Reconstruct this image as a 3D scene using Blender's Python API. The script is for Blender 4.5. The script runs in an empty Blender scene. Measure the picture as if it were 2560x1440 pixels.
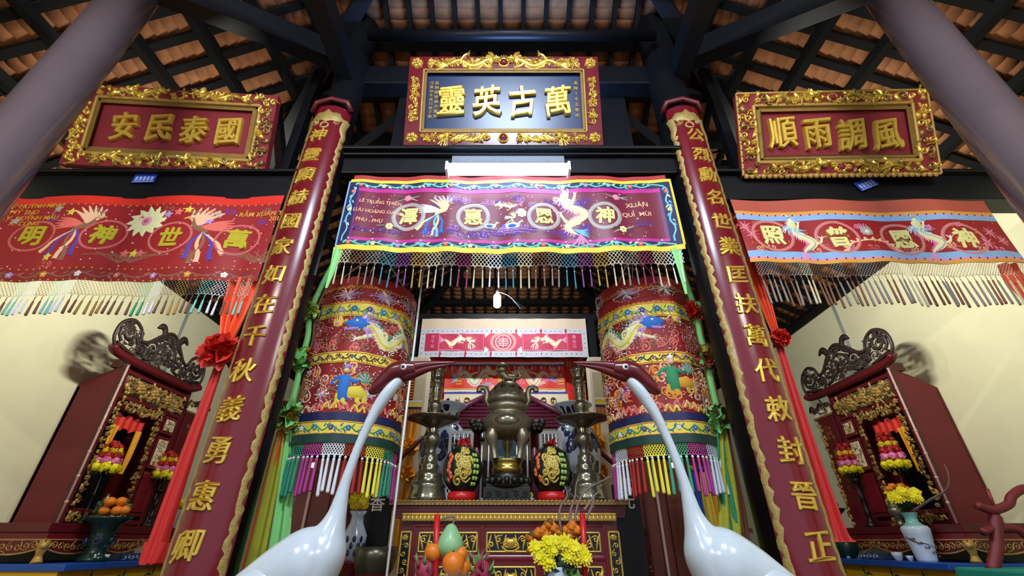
import bpy, math, random
from mathutils import Vector, Matrix
R = random.Random(7)
sc = bpy.context.scene
COL = sc.collection
PI = math.pi

# ------------------------------------------------------------------ camera, world, light
F, PITCH, CAMZ = 1100.0, math.radians(30), 1.0
cd = bpy.data.cameras.new('camera'); cam = bpy.data.objects.new('camera', cd); COL.objects.link(cam)
cam.location = (0, 0, CAMZ); cam.rotation_euler = (math.radians(90)+PITCH, 0, 0)
cd.sensor_width = 36; cd.lens = 36*F/2560; cd.clip_start = .05
sc.camera = cam
sc.view_settings.view_transform = 'Standard'; sc.view_settings.look = 'None'
sc.view_settings.exposure = 0.2; sc.view_settings.gamma = 1; sc.view_settings.use_curve_mapping = False
w = bpy.data.worlds.new('sky'); sc.world = w; w.use_nodes = True
w.node_tree.nodes['Background'].inputs[0].default_value = (.75, .83, 1, 1)
w.node_tree.nodes['Background'].inputs[1].default_value = .8
def lamp(name, loc, rot, sx, sy, e, col):
    l = bpy.data.lights.new(name, 'AREA'); l.shape = 'RECTANGLE'; l.size = sx; l.size_y = sy
    l.energy = e; l.color = col
    o = bpy.data.objects.new(name, l); COL.objects.link(o); o.location = loc; o.rotation_euler = rot
    return o
# fluorescent tube of the front hall under the roof behind the photographer, then added fills
lamp('front_hall_tube', (0, -1.2, 6.1), (math.radians(25), 0, 0), 1.2, .12, 235, (.66, .8, 1))
for sx in (-1, 1):
    lamp('bay_fill', (sx*2.75, 4.25, 3.72), (math.radians(96), 0, math.radians(-90*sx-sx*8)), .6, .08, 70, (1, .99, .9))  # added fill out of sight behind the side banners, brightens the walls
    lamp('front_bay_fill', (sx*2.7, -1.2, 4.3), (math.radians(70), 0, math.radians(-8*sx)), 1.2, .08, 75, (1, .95, .84))  # added fill behind the camera, lifts the side plaques
lamp('lintel_fill', (0, 3.06, 4.72), (PI, 0, 0), 1.2, .08, 55, (.22, .45, 1))  # added blue fill hidden behind the plaque, tints beams and roof
lamp('sanctuary_fill', (0, 5.1, 4.85), (math.radians(48), 0, 0), 1.2, .1, 78, (.9, .95, 1))  # added unseen fill that brightens the sanctuary

def P(px, py, Y):
    "point at depth Y on the sight line of a photo pixel"
    xc = (px-1280)/F; yc = (720-py)/F; s, c = math.sin(PITCH), math.cos(PITCH)
    d = c - yc*s
    return Vector((xc*Y/d, Y, CAMZ + Y*(s+yc*c)/d))
def zy(py, Y): return P(1280, py, Y).z

# ------------------------------------------------------------------ materials
def lin(h):
    c = [int(h[i:i+2], 16)/255 for i in (0, 2, 4)]
    return [x/12.92 if x <= .04045 else ((x+.055)/1.055)**2.4 for x in c] + [1]
SPEC = {  # hex, roughness, metallic, noise scale, noise amount, bump
 'wall': ('d8d4ae', .9, 0, 3, .08, .03), 'floor': ('6b4a3c', .5, 0, 4, .2, .05), 'tile': ('a8704a', .9, 0, 9, .45, .2),
 'blackwood': ('101216', .42, 0, 6, .3, .1), 'rafter': ('080706', .85, 0, 8, .4, .15), 'greypost': ('5a4e52', .2, 0, 5, .15, .05),
 'redlac': ('6e1420', .22, 0, 4, .12, .02), 'redlac2': ('5a1118', .4, 0, 4, .15, .03), 'panelred': ('66111a', .55, 0, 40, .1, .05),
 'plaquered': ('7a1420', .75, 0, 10, .2, .05),
 'gold': ('dcb94e', .3, .5, 30, .2, .12), 'goldold': ('96793f', .4, .4, 30, .4, .2), 'goldpaint': ('b18c45', .45, .25, 20, .25, .1),
 'goldstrip': ('a38d4e', .5, .35, 60, .3, .3),
 'bluelac': ('0a2350', .3, 0, 5, .15, .02), 'white': ('e6e8ea', .35, 0, 6, .04, .0), 'crane': ('c2ced6', .22, 0, 14, .08, .04),
 'craneseam': ('707a80', .5, 0, 6, .1, 0), 'cranered': ('5e161c', .25, 0, 7, .2, .05), 'black': ('0c0c0e', .35, 0, 5, .1, 0),
 'steel': ('9aa0a6', .3, .8, 5, .1, 0), 'brass': ('85806a', .2, .8, 6, .3, .05), 'bronze': ('88826a', .34, .72, 14, .45, .3), 'brassgold': ('b09a48', .25, .9, 6, .2, .05),
 'bowlmetal': ('4a4839', .3, .7, 9, .25, .05), 'darkbronze': ('2c2c26', .35, .7, 9, .4, .15),
 'fret': ('2f211b', .5, 0, 9, .4, .15), 'bluepaint': ('1c4a9a', .4, 0, 5, .15, .03), 'yellowpaint': ('d9a514', .55, 0, 5, .1, .03), 'teal': ('12806a', .7, 0, 12, .12, .1),
 'greenglaze': ('14322c', .2, 0, 8, .3, .05), 'celadon': ('77b8b0', .2, 0, 5, .1, 0), 'porcelain': ('bfd0e2', .15, 0, 5, .05, 0), 'cobalt': ('27345c', .2, 0, 5, .2, 0),
 'redwax': ('c01818', .35, 0, 5, .05, 0), 'orange': ('e07a18', .4, 0, 40, .12, .2), 'pear': ('8fc08a', .35, 0, 8, .12, .02), 'melon': ('0f1c14', .35, 0, 6, .3, .02),
 'melonlight': ('9cc35a', .4, 0, 8, .2, 0), 'meloncarve': ('c5ac4a', .45, .2, 10, .1, 0), 'melonred': ('e0663c', .5, 0, 8, .15, 0),
 'mum': ('e8dc10', .6, 0, 8, .15, .05), 'mumdeep': ('d8b60c', .6, 0, 8, .15, .05), 'marigold': ('d8790c', .6, 0, 20, .3, .2), 'leaf': ('24402a', .5, 0, 9, .3, .1),
 'leaflight': ('5c9a48', .5, 0, 9, .2, .1), 'branch': ('7d6a63', .7, 0, 20, .3, .2), 'driedleaf': ('6d4a20', .8, 0, 20, .3, .2), 'pinkflower': ('e07aa8', .6, 0, 9, .1, 0), 'redflower': ('b01c1c', .6, 0, 9, .1, 0), 'dragonfruit': ('9a3048', .5, 0, 9, .3, .1),
 'creamboard': ('e3d7b6', .6, 0, 5, .06, .02), 'beige': ('c9b49c', .8, 0, 9, .08, .05), 'greyband': ('b9b9c0', .8, 0, 30, .1, .05),
 'silkred': ('98101a', .55, 0, 60, .14, .08), 'silkcrim': ('740c30', .45, 0, 60, .14, .08), 'silkdark': ('8a1016', .6, 0, 60, .14, .08), 'hemred': ('b02c2c', .65, 0, 60, .1, .08),
 'silkviolet': ('6e1a62', .45, 0, 60, .14, .08),
 'salmon': ('b0503c', .7, 0, 60, .1, .08), 'pinkred': ('b01c44', .6, 0, 60, .12, .08), 'scarlet': ('d92a1c', .5, 0, 30, .12, .08), 'sashred': ('c02018', .55, 0, 30, .12, .08), 'sashorange': ('f0552a', .5, 0, 30, .1, .08),
 'navy': ('141c4e', .6, 0, 60, .12, .08), 'royal': ('1d47b4', .6, 0, 60, .12, .08), 'skyblue': ('86aed6', .6, 0, 60, .1, .05), 'magenta': ('c01c8c', .5, 0, 60, .1, .05),
 'yellowband': ('e4cf4a', .6, 0, 60, .12, .08), 'yellowtrim': ('ead23c', .6, 0, 60, .1, .05), 'goldtrim': ('d89a3a', .6, 0, 60, .1, .05), 'dgreen': ('0d3a33', .6, 0, 60, .12, .08),
 'lime': ('86d67a', .5, 0, 30, .1, .08), 'olive': ('a9a826', .5, 0, 30, .12, .08), 'brownsilk': ('6e3a1c', .6, 0, 30, .12, .08), 'amber': ('f0a41c', .5, 0, 30, .1, .08),
 't_white': ('e8e4dc', .5, 0, 80, .08, .1), 't_cream': ('e4dfa4', .5, 0, 80, .08, .1), 't_yellow': ('dcc63c', .5, 0, 80, .1, .1), 't_char': ('e2dc8e', .5, 0, 80, .06, .05), 't_chary': ('b9a91c', .5, 0, 80, .06, .05),
 't_gold': ('d8a030', .45, .2, 80, .1, .1), 't_orange': ('e08a30', .5, 0, 80, .1, .1), 't_coral': ('e06a5c', .5, 0, 80, .1, .1), 't_pink': ('e28ab4', .5, 0, 80, .1, .1), 't_lilac': ('b48ad0', .5, 0, 80, .1, .1), 't_violet': ('5a3a9c', .5, 0, 80, .1, .1),
 't_blue': ('2a70c4', .5, 0, 80, .1, .1), 't_sky': ('7cc4e4', .5, 0, 80, .1, .1), 't_green': ('2f8a5c', .5, 0, 80, .1, .1), 't_mint': ('6cc8b4', .5, 0, 80, .1, .1), 't_brown': ('8c5a40', .5, 0, 80, .1, .1), 't_grey': ('a8a0a0', .5, 0, 80, .1, .1), 't_rose': ('c4625a', .5, 0, 80, .1, .1), 't_dark': ('3a302c', .6, 0, 80, .1, .1), 't_peach': ('e8b890', .5, 0, 80, .1, .1),
 'ringgrey': ('a9a19c', .5, .1, 80, .15, .1), 'ringpink': ('c87a72', .5, 0, 80, .15, .1), 'sequin': ('f4f4f0', .15, .3, 5, 0, 0),
 'tas_white': ('dfe4ec', .7, 0, 80, .1, .1), 'tas_cream': ('cfc4a0', .7, 0, 80, .1, .1), 'tas_yellow': ('e6e04a', .6, 0, 80, .1, .1), 'tas_green': ('3a9a78', .7, 0, 80, .1, .1), 'tas_magenta': ('b03a8c', .7, 0, 80, .1, .1), 'tas_plum': ('8c2c50', .7, 0, 80, .1, .1), 'tas_red': ('a82418', .7, 0, 80, .1, .1), 'tas_teal': ('3c7a8c', .7, 0, 80, .1, .1), 'tas_violet': ('7a3a80', .7, 0, 80, .1, .1), 'tas_brown': ('7a5238', .7, 0, 80, .1, .1), 'tas_gold': ('b08a40', .7, 0, 80, .1, .1), 'tas_mint': ('88c8b8', .7, 0, 80, .1, .1), 'tas_grey': ('8a8076', .7, 0, 80, .1, .1),
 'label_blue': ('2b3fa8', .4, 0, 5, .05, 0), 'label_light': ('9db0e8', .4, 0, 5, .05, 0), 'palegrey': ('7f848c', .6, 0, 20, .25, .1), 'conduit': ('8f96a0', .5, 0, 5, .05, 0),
 'clear': ('c8a8a0', .1, 0, 5, .05, 0), 'vazered': ('7c2018', .5, 0, 9, .2, .05), 'purplewood': ('5c1a34', .4, 0, 9, .2, .08), 'sootred': ('6c332c', .6, 0, 6, .25, .05),
}
EMIT = {'tube': ((.62, .78, 1), 12), 'bulb': ((.8, .9, 1), 60), 'flame': ((1, .35, .15), 9), 'flame_amber': ((1, .5, .12), 10)}
MATS = {}
def M(n):
    if n in MATS: return MATS[n]
    m = bpy.data.materials.new(n); m.use_nodes = True; nt = m.node_tree; b = nt.nodes['Principled BSDF']
    if n in EMIT:
        c, s = EMIT[n]; b.inputs['Base Color'].default_value = (*c, 1)
        b.inputs['Emission Color'].default_value = (*c, 1); b.inputs['Emission Strength'].default_value = s
        MATS[n] = m; return m
    h, ro, me, ns, na, bu = SPEC[n]; c = lin(h)
    if n.startswith('t_'): ro = .75
    b.inputs['Roughness'].default_value = ro; b.inputs['Metallic'].default_value = me; b.inputs['Base Color'].default_value = c
    if n in ('rafter', 'blackwood', 'tile'): b.inputs['Specular IOR Level'].default_value = .25
    if na or bu:
        tc = nt.nodes.new('ShaderNodeTexCoord'); nz = nt.nodes.new('ShaderNodeTexNoise')
        nz.inputs['Scale'].default_value = ns; nz.inputs['Detail'].default_value = 4
        nt.links.new(tc.outputs['Object'], nz.inputs['Vector'])
        if na:
            mx = nt.nodes.new('ShaderNodeMix'); mx.data_type = 'RGBA'
            mx.inputs['A'].default_value = [x*(1-na) for x in c[:3]] + [1]; mx.inputs['B'].default_value = [min(1, x*(1+na)) for x in c[:3]] + [1]
            nt.links.new(nz.outputs['Fac'], mx.inputs['Factor']); nt.links.new(mx.outputs['Result'], b.inputs['Base Color'])
        if bu:
            bp = nt.nodes.new('ShaderNodeBump'); bp.inputs['Strength'].default_value = bu; bp.inputs['Distance'].default_value = .01
            nt.links.new(nz.outputs['Fac'], bp.inputs['Height']); nt.links.new(bp.outputs['Normal'], b.inputs['Normal'])
    MATS[n] = m; return m

# ------------------------------------------------------------------ objects
WL = {}
def tag(o, label=None, cat=None, group=None, kind=None):
    for k, v in (('label', label), ('category', cat), ('group', group), ('kind', kind)):
        if v: o[k] = v
    return o
def thing(name, label, cat, loc=(0, 0, 0), group=None, kind=None):
    o = bpy.data.objects.new(name, None); COL.objects.link(o); o.location = loc; o.empty_display_size = .1
    WL[o] = Vector(loc)
    return tag(o, label, cat, group, kind)
def copy_tree(o, parent=None):
    c = o.copy(); COL.objects.link(c); WL[c] = WL.get(o, Vector())
    if parent: c.parent = parent
    for ch in o.children: copy_tree(ch, c)
    return c

def cr(pts, n=6, closed=False):
    "smooth curve through points of any dimension"
    m = len(pts); out = []
    rng = range(m if closed else m-1)
    g = (lambda i: pts[i % m]) if closed else (lambda i: pts[min(max(i, 0), m-1)])
    for i in rng:
        a, b, c, d = g(i-1), g(i), g(i+1), g(i+2)
        for k in range(n):
            t = k/n; t2, t3 = t*t, t*t*t
            out.append(tuple(.5*((2*b[j]) + (c[j]-a[j])*t + (2*a[j]-5*b[j]+4*c[j]-d[j])*t2 + (-a[j]+3*b[j]-3*c[j]+d[j])*t3) for j in range(len(b))))
    if not closed: out.append(tuple(pts[-1]))
    return [Vector(p) for p in out] if len(pts[0]) == 3 else out

GLY = {}
def glyph(ch, bold, bev, latin=False):
    k = (ch, bold, bev)
    if k in GLY: return GLY[k]
    c = bpy.data.curves.new('glyph', 'FONT'); c.body = ch; c.size = 1; c.align_x = 'CENTER'; c.offset = bold; c.resolution_u = 3
    c.extrude = .008 if bev else .03; c.bevel_depth = bev; c.bevel_resolution = 1 if bev else 0
    o = bpy.data.objects.new('glyph', c); COL.objects.link(o)
    dg = bpy.context.evaluated_depsgraph_get(); me = bpy.data.meshes.new_from_object(o.evaluated_get(dg))
    v = [x.co.copy() for x in me.vertices]; f = [tuple(p.vertices) for p in me.polygons]
    bpy.data.objects.remove(o); bpy.data.curves.remove(c); bpy.data.meshes.remove(me)
    if v:
        if len(ch) == 1:
            x0, x1 = min(p.x for p in v), max(p.x for p in v); cx = (x0+x1)/2
        else: cx = 0
        y0, y1 = min(p.y for p in v), max(p.y for p in v); cy = (y0+y1)/2
        v = [(p.x-cx, p.y-cy, p.z) for p in v]
    GLY[k] = (v, f); return v, f

class MB:
    def __init__(s, S=None): s.v = []; s.f = []; s.m = []; s.sm = []; s.S = S
    def add(s, verts, faces, mat, sm=True):
        b = len(s.v); s.v += [Vector(p) for p in verts]
        for f in faces: s.f.append(tuple(b+i for i in f)); s.m.append(mat); s.sm.append(sm)
        return s
    # ---- solid shapes
    def box(s, c, d, mat, rot=None):
        c = Vector(c); q = []
        for z in (-.5, .5):
            for x, y in ((-.5, -.5), (.5, -.5), (.5, .5), (-.5, .5)):
                p = Vector((x*d[0], y*d[1], z*d[2]))
                if rot is not None: p = rot @ p
                q.append(c+p)
        return s.add(q, [(3, 2, 1, 0), (4, 5, 6, 7), (0, 1, 5, 4), (1, 2, 6, 5), (2, 3, 7, 6), (3, 0, 4, 7)], mat, False)
    def bar(s, a, b, w, h, mat, up=(0, 0, 1)):
        a, b = Vector(a), Vector(b); d = b-a; L = d.length; x = d.normalized(); y = Vector(up).cross(x).normalized(); z = x.cross(y)
        return s.box((a+b)/2, (L, w, h), mat, Matrix((x, y, z)).transposed())
    def tube(s, pts, r, mat, n=8, caps=True, flat=1.0):
        pts = [Vector(p) for p in pts]; k = len(pts); rr = r if isinstance(r, (list, tuple)) else [r]*k
        vs = []; u = None
        for i, p in enumerate(pts):
            t = (pts[min(i+1, k-1)]-pts[max(i-1, 0)]).normalized()
            if u is None: u = t.orthogonal().normalized()
            u = (u - t*u.dot(t)).normalized(); w_ = t.cross(u)
            for j in range(n):
                a = 2*PI*j/n; vs.append(p + u*math.cos(a)*rr[i] + w_*math.sin(a)*rr[i]*flat)
        fs = [(i*n+j, i*n+(j+1) % n, (i+1)*n+(j+1) % n, (i+1)*n+j) for i in range(k-1) for j in range(n)]
        if caps: fs += [tuple(range(n-1, -1, -1)), tuple((k-1)*n+j for j in range(n))]
        return s.add(vs, fs, mat)
    def lathe(s, prof, c, mat, n=24, sq=None):
        c = Vector(c); k = len(prof); vs = []
        for r, z in prof:
            for j in range(n):
                a = 2*PI*j/n
                vs.append(c+Vector((r*math.cos(a), r*math.sin(a)*(sq or 1), z)))
        fs = [(i*n+j, i*n+(j+1) % n, (i+1)*n+(j+1) % n, (i+1)*n+j) for i in range(k-1) for j in range(n)]
        fs += [tuple(range(n-1, -1, -1)), tuple((k-1)*n+j for j in range(n))]
        return s.add(vs, fs, mat)
    def ball(s, c, r, mat, n=12, k=8, bump=0, rot=None):
        if not isinstance(r, (tuple, list)): r = (r, r, r)
        c = Vector(c); vs = []
        for i in range(k+1):
            th = PI*i/k
            for j in range(n):
                a = 2*PI*j/n; q = 1+(bump*math.sin(5*a+3*th) if bump else 0)
                p = Vector((r[0]*q*math.sin(th)*math.cos(a), r[1]*q*math.sin(th)*math.sin(a), r[2]*q*math.cos(th)))
                if rot is not None: p = rot @ p
                vs.append(c+p)
        return s.add(vs, [(i*n+j, (i+1)*n+j, (i+1)*n+(j+1) % n, i*n+(j+1) % n) for i in range(k) for j in range(n)], mat)
    def grid(s, fn, nu, nv, mat, sm=True):
        vs = [fn(i/nu, j/nv) for j in range(nv+1) for i in range(nu+1)]
        return s.add(vs, [(j*(nu+1)+i, j*(nu+1)+i+1, (j+1)*(nu+1)+i+1, (j+1)*(nu+1)+i) for j in range(nv) for i in range(nu)], mat, sm)
    # ---- drawing on a surface S(u, v, h)
    def rect(s, u0, v0, u1, v1, mat, h=0, nu=1, nv=1, t=0):
        s.grid(lambda a, b: s.S(u0+(u1-u0)*a, v0+(v1-v0)*b, h), nu, nv, mat)
        if t: s.grid(lambda a, b: s.S(u0+(u1-u0)*a, v0+(v1-v0)*b, h-t), nu, nv, mat)
        return s
    def poly(s, pts, mat, h=.004, base=0):
        n = len(pts); cu = sum(p[0] for p in pts)/n; cv = sum(p[1] for p in pts)/n
        vs = [s.S(u, v, base) for u, v in pts] + [s.S(cu+(u-cu)*.72, cv+(v-cv)*.72, base+h) for u, v in pts] + [s.S(cu, cv, base+h*1.15)]
        fs = [(i, (i+1) % n, n+(i+1) % n, n+i) for i in range(n)] + [(n+i, n+(i+1) % n, 2*n) for i in range(n)]
        return s.add(vs, fs, mat)
    def disc(s, u, v, r, mat, h=.004, n=10, rv=None, base=0):
        return s.poly([(u+r*math.cos(2*PI*i/n), v+(rv or r)*math.sin(2*PI*i/n)) for i in range(n)], mat, h, base)
    def star(s, u, v, r, k, mat, h=.004, inner=.45, a0=PI/2):
        return s.poly([(u+(r if i % 2 == 0 else r*inner)*math.cos(a0+PI*i/k), v+(r if i % 2 == 0 else r*inner)*math.sin(a0+PI*i/k)) for i in range(2*k)], mat, h)
    def flower(s, u, v, r, mat, cm='t_yellow', k=5, h=.004):
        for i in range(k):
            a = 2*PI*i/k+.3; s.disc(u+r*.55*math.cos(a), v+r*.55*math.sin(a), r*.42, mat, h, 6)
        return s.disc(u, v, r*.3, cm, h*1.5, 6)
    def stroke(s, pts, wd, mat, h=.004, sm=4, solid=False, base=0):
        if sm > 1 and len(pts) > 2: pts = cr(pts, sm)
        k = len(pts); vs = []
        for i, (u, v) in enumerate(pts):
            a, b = pts[max(i-1, 0)], pts[min(i+1, k-1)]; dx, dy = b[0]-a[0], b[1]-a[1]; L = math.hypot(dx, dy) or 1
            t = i/(k-1) if k > 1 else 0
            if callable(wd): q = wd(t)
            elif isinstance(wd, (tuple, list)): q = wd[0]+(wd[1]-wd[0])*t if len(wd) == 2 else (wd[0]+(wd[1]-wd[0])*t*2 if t < .5 else wd[1]+(wd[2]-wd[1])*(t*2-1))
            else: q = wd
            nx, ny = -dy/L*q/2, dx/L*q/2
            vs += [s.S(u+nx, v+ny, base), s.S(u, v, base+h), s.S(u-nx, v-ny, base)]
            if solid: vs.append(s.S(u, v, base-h))
        n = 4 if solid else 3
        fs = []
        for i in range(k-1):
            for j in range(n if solid else 2):
                j2 = (j+1) % n; fs.append((i*n+j, i*n+j2, (i+1)*n+j2, (i+1)*n+j))
        return s.add(vs, fs, mat)
    def spiral(s, u, v, r, turns, wd, mat, h=.004, a0=0, d=1, r0=.12, solid=False, k=None):
        k = k or int(8*turns)+3
        pts = [(u+r*(r0+(1-r0)*i/k)*math.cos(a0+d*2*PI*turns*i/k), v+r*(r0+(1-r0)*i/k)*math.sin(a0+d*2*PI*turns*i/k)) for i in range(k+1)]
        return s.stroke(pts, wd, mat, h, 1, solid)
    def ring(s, u, v, r, wd, mat, h=.004, n=28, rv=None):
        rv = rv or r
        return s.stroke([(u+r*math.cos(2*PI*i/n), v+rv*math.sin(2*PI*i/n)) for i in range(n+1)], wd, mat, h, 1)
    def text(s, ch, u, v, size, mat, h=.004, bold=.02, bev=0, rot=0, sx=1, base=0, wob=0, fat=0):
        if fat:
            for k, (a, b) in enumerate(((-1, .3), (1, -.3), (.3, 1), (-.3, -1))): s.text(ch, u+a*fat*size, v+b*fat*size, size, mat, h*(1-.06*k), bold, bev, rot, sx, base, wob)
            return s
        vv, ff = glyph(ch, bold, bev)
        if not vv: return s
        z1 = max(p[2] for p in vv); ca, sa = math.cos(rot), math.sin(rot); out = []
        for x, y, z in vv:
            if wob: x, y = x+wob*math.sin(y*6+u*9), y+wob*math.sin(x*5+v*7)+wob*x*.8
            x *= sx*size; y *= size
            out.append(s.S(u+x*ca-y*sa, v+x*sa+y*ca, base+h*z/z1))
        return s.add(out, ff, mat, False)
    # ----
    def build(s, name, parent=None, label=None, cat=None, group=None, kind=None, bevel=0, mirror=False, loc=None):
        if mirror:
            for p in s.v: p.x = -p.x
            s.f = [tuple(reversed(f)) for f in s.f]
        me = bpy.data.meshes.new(name); o = bpy.data.objects.new(name, me); COL.objects.link(o)
        if parent: org = WL[parent]; o.parent = parent; WL[o] = org
        else:
            xs, ys, zs = zip(*s.v) if s.v else ((0,), (0,), (0,))
            org = Vector(loc) if loc else Vector(((min(xs)+max(xs))/2, (min(ys)+max(ys))/2, min(zs))); o.location = org; WL[o] = org
        me.from_pydata([tuple(p-org) for p in s.v], [], s.f)
        names = sorted(set(s.m)); idx = {n: i for i, n in enumerate(names)}
        for n in names: me.materials.append(M(n))
        me.polygons.foreach_set('material_index', [idx[n] for n in s.m]); me.polygons.foreach_set('use_smooth', s.sm)
        me.update()
        if bevel:
            b = o.modifiers.new('bevel', 'BEVEL'); b.width = bevel; b.segments = 2; b.limit_method = 'ANGLE'; b.angle_limit = .7
        return tag(o, label, cat, group, kind)

def plane(o, ux, uy, rip=None):
    o, ux, uy = Vector(o), Vector(ux).normalized(), Vector(uy).normalized(); n = ux.cross(uy)
    if rip: return lambda u, v, h: o+ux*u+uy*v+n*(h+rip(u, v))
    return lambda u, v, h: o+ux*u+uy*v+n*h
def cylmap(c, Rr, a0=0):
    "u runs along the girth to the viewer's right, u=0 faces the front, v is height"
    c = Vector(c)
    return lambda u, v, h: Vector((c.x+(Rr+h)*math.sin(u/Rr+a0), c.y-(Rr+h)*math.cos(u/Rr+a0), c.z+v))
# ------------------------------------------------------------------ the hall
def struct(mb, name, label, cat, bevel=0, group=None, mirror=False):
    return mb.build(name, None, label, cat, group, 'structure', bevel, mirror)
WX, WZ, VY = 5.2, 4.47, 4.315
def zroof(x, y): return 7.62-.6*max(abs(x), abs(y-1) if y < VY else abs(y-7.63))
CX = {-1: -1.76, 1: 1.665}
def hipw(y): return abs(y-1) if y < VY else abs(y-7.63)
struct(MB().box((0, 4.3, -.05), (10.8, 17, .1), 'floor'), 'floor', 'dark red brown floor of the temple hall', 'floor')
for sx, side in ((-1, 'left'), (1, 'right')):
    struct(MB().box((sx*(WX+.08), 4.3, WZ/2), (.16, 17, WZ), 'wall'), 'wall_'+side, f'cream plastered side wall behind the {side} shrine', 'wall')
    struct(MB().box((sx*(WX+.06), 4.3, WZ+.05), (.24, 17, .1), 'rafter'), 'trim_%d' % (1 if sx < 0 else 2), f'dark wall plate along the top of the {side} cream wall', 'wall plate')
    mb = MB().tube([(sx*(WX-.02), 6.3, 0), (sx*(WX-.02), 6.3, WZ)], .018, 'conduit')
    mb.build('conduit_pipe', None, f'grey conduit running up the cream wall above the {side} shrine', 'pipe')
struct(MB().box((0, 12.75, 3.2), (10.8, .16, 6.4), 'wall'), 'wall_back', 'cream back wall of the sanctuary', 'wall')
# tiles: overlapping clay pans seen from below, one mesh per slope
def tiles(name, label, S, a_list, b0, b1, keep, pitch=.095, aw=.27):
    mb = MB()
    nb = int((b1-b0)/pitch)
    for a in a_list:
        for j in range(nb):
            b = b0+j*pitch
            if not keep(a, b): continue
            vs = []; jz = R.uniform(-.004, .004); ja = R.uniform(-.008, .008)
            for (bb, hz) in ((b, .016), (b+pitch*1.25, -.014), (b+pitch*1.25, .004)):
                for t in (-.5, -.25, 0, .25, .5):
                    vs.append(S(a+ja+t*aw*1.02, bb, hz+jz-.035*(1-4*t*t)))
            fs = [(r*5+i, r*5+i+1, r*5+5+i+1, r*5+5+i) for r in range(2) for i in range(4)]
            mb.add(vs, fs, 'tile')
    mb.grid(lambda u, v: S(min(a_list)-.3+(max(a_list)-min(a_list)+.6)*u, b1*v, .06), 1, 1, 'tile')
    return struct(mb, name, label, 'ceiling')
PIT = .27
for sx, side in ((-1, 'left'), (1, 'right')):
    Ssl = lambda a, b, h, sx=sx: Vector((sx*b, a, 7.62-.6*b+h))
    al = [-1.4+PIT*i for i in range(54)]
    tiles('ceiling', f'terracotta roof tiles of the {side} roof slope seen from below', Ssl, [a+PIT/2 for a in al], 1.0, 5.6, lambda a, b: 1.2 < a < 12.6 and b > hipw(a)-.12)
    for a in al:
        if not 1.2 < a < 12.6: continue
        x0 = max(hipw(a), .8); mb = MB().bar((sx*x0, a, zroof(x0, 1 if a < VY else 7.63)-.06), (sx*5.6, a, 7.62-.6*5.6-.06), .08, .05, 'rafter')
        struct(mb, 'rafter', f'dark rafter under the tiles of the {side} roof slope', 'rafter', 0, f'rafters of the {side} slope')
    k = 0
    for i in range(9):
        x = 1.25+.49*i; z = 7.62-.6*x-.135
        segs = [(-1.5, 12.6)] if x >= 3.3 else [(1-x, 1+x), (7.63-x, 7.63+x)]
        for y0, y1 in segs:
            struct(MB().bar((sx*x, y0, z), (sx*x, y1, z), .09, .1, 'rafter'), 'purlin', f'dark purlin running under the {side} roof slope', 'purlin', 0, f'purlins of the {side} slope')
for nm, apex, y0, y1, d in (('front hall back slope', 1, 1.0, 4.5, 1), ('rear hall front slope', 7.63, .0, 3.4, -1), ('rear hall back slope', 7.63, .0, 5.1, 1)):
    b0 = 0 if apex != 1 else .0
    Sb = lambda a, b, h, ap=apex, d=d: Vector((a*d, ap+d*b, 7.62-.6*b+h))
    L = 3.4 if apex == 1 or d < 0 else 5.1
    nr = 24 if L < 4 else 38
    al = [-PIT*(nr-1)/2+PIT*i for i in range(nr)]
    tiles('ceiling', f'terracotta roof tiles of the {nm} seen from below', Sb, [a+PIT/2 for a in al], .3, L, lambda a, b: abs(a) < b+.12)
    for a in al:
        if abs(a) > L-.3: continue
        b_ = max(abs(a), .3)
        struct(MB().bar(Sb(a, b_, -.06), Sb(a, L, -.06), .105, .05, 'rafter', (1, 0, 0)), 'rafter', f'dark rafter under the tiles of the {nm}', 'rafter', 0, f'rafters of the {nm}')
    b = .65
    while b < L:
        wd = min(b, 3.3 if L < 4 else 5)
        struct(MB().bar(Sb(-wd, b, -.15), Sb(wd, b, -.15), .13, .12, 'rafter'), 'purlin', f'dark purlin running under the {nm}', 'purlin', 0, f'purlins of the {nm}')
        b += .49
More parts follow.
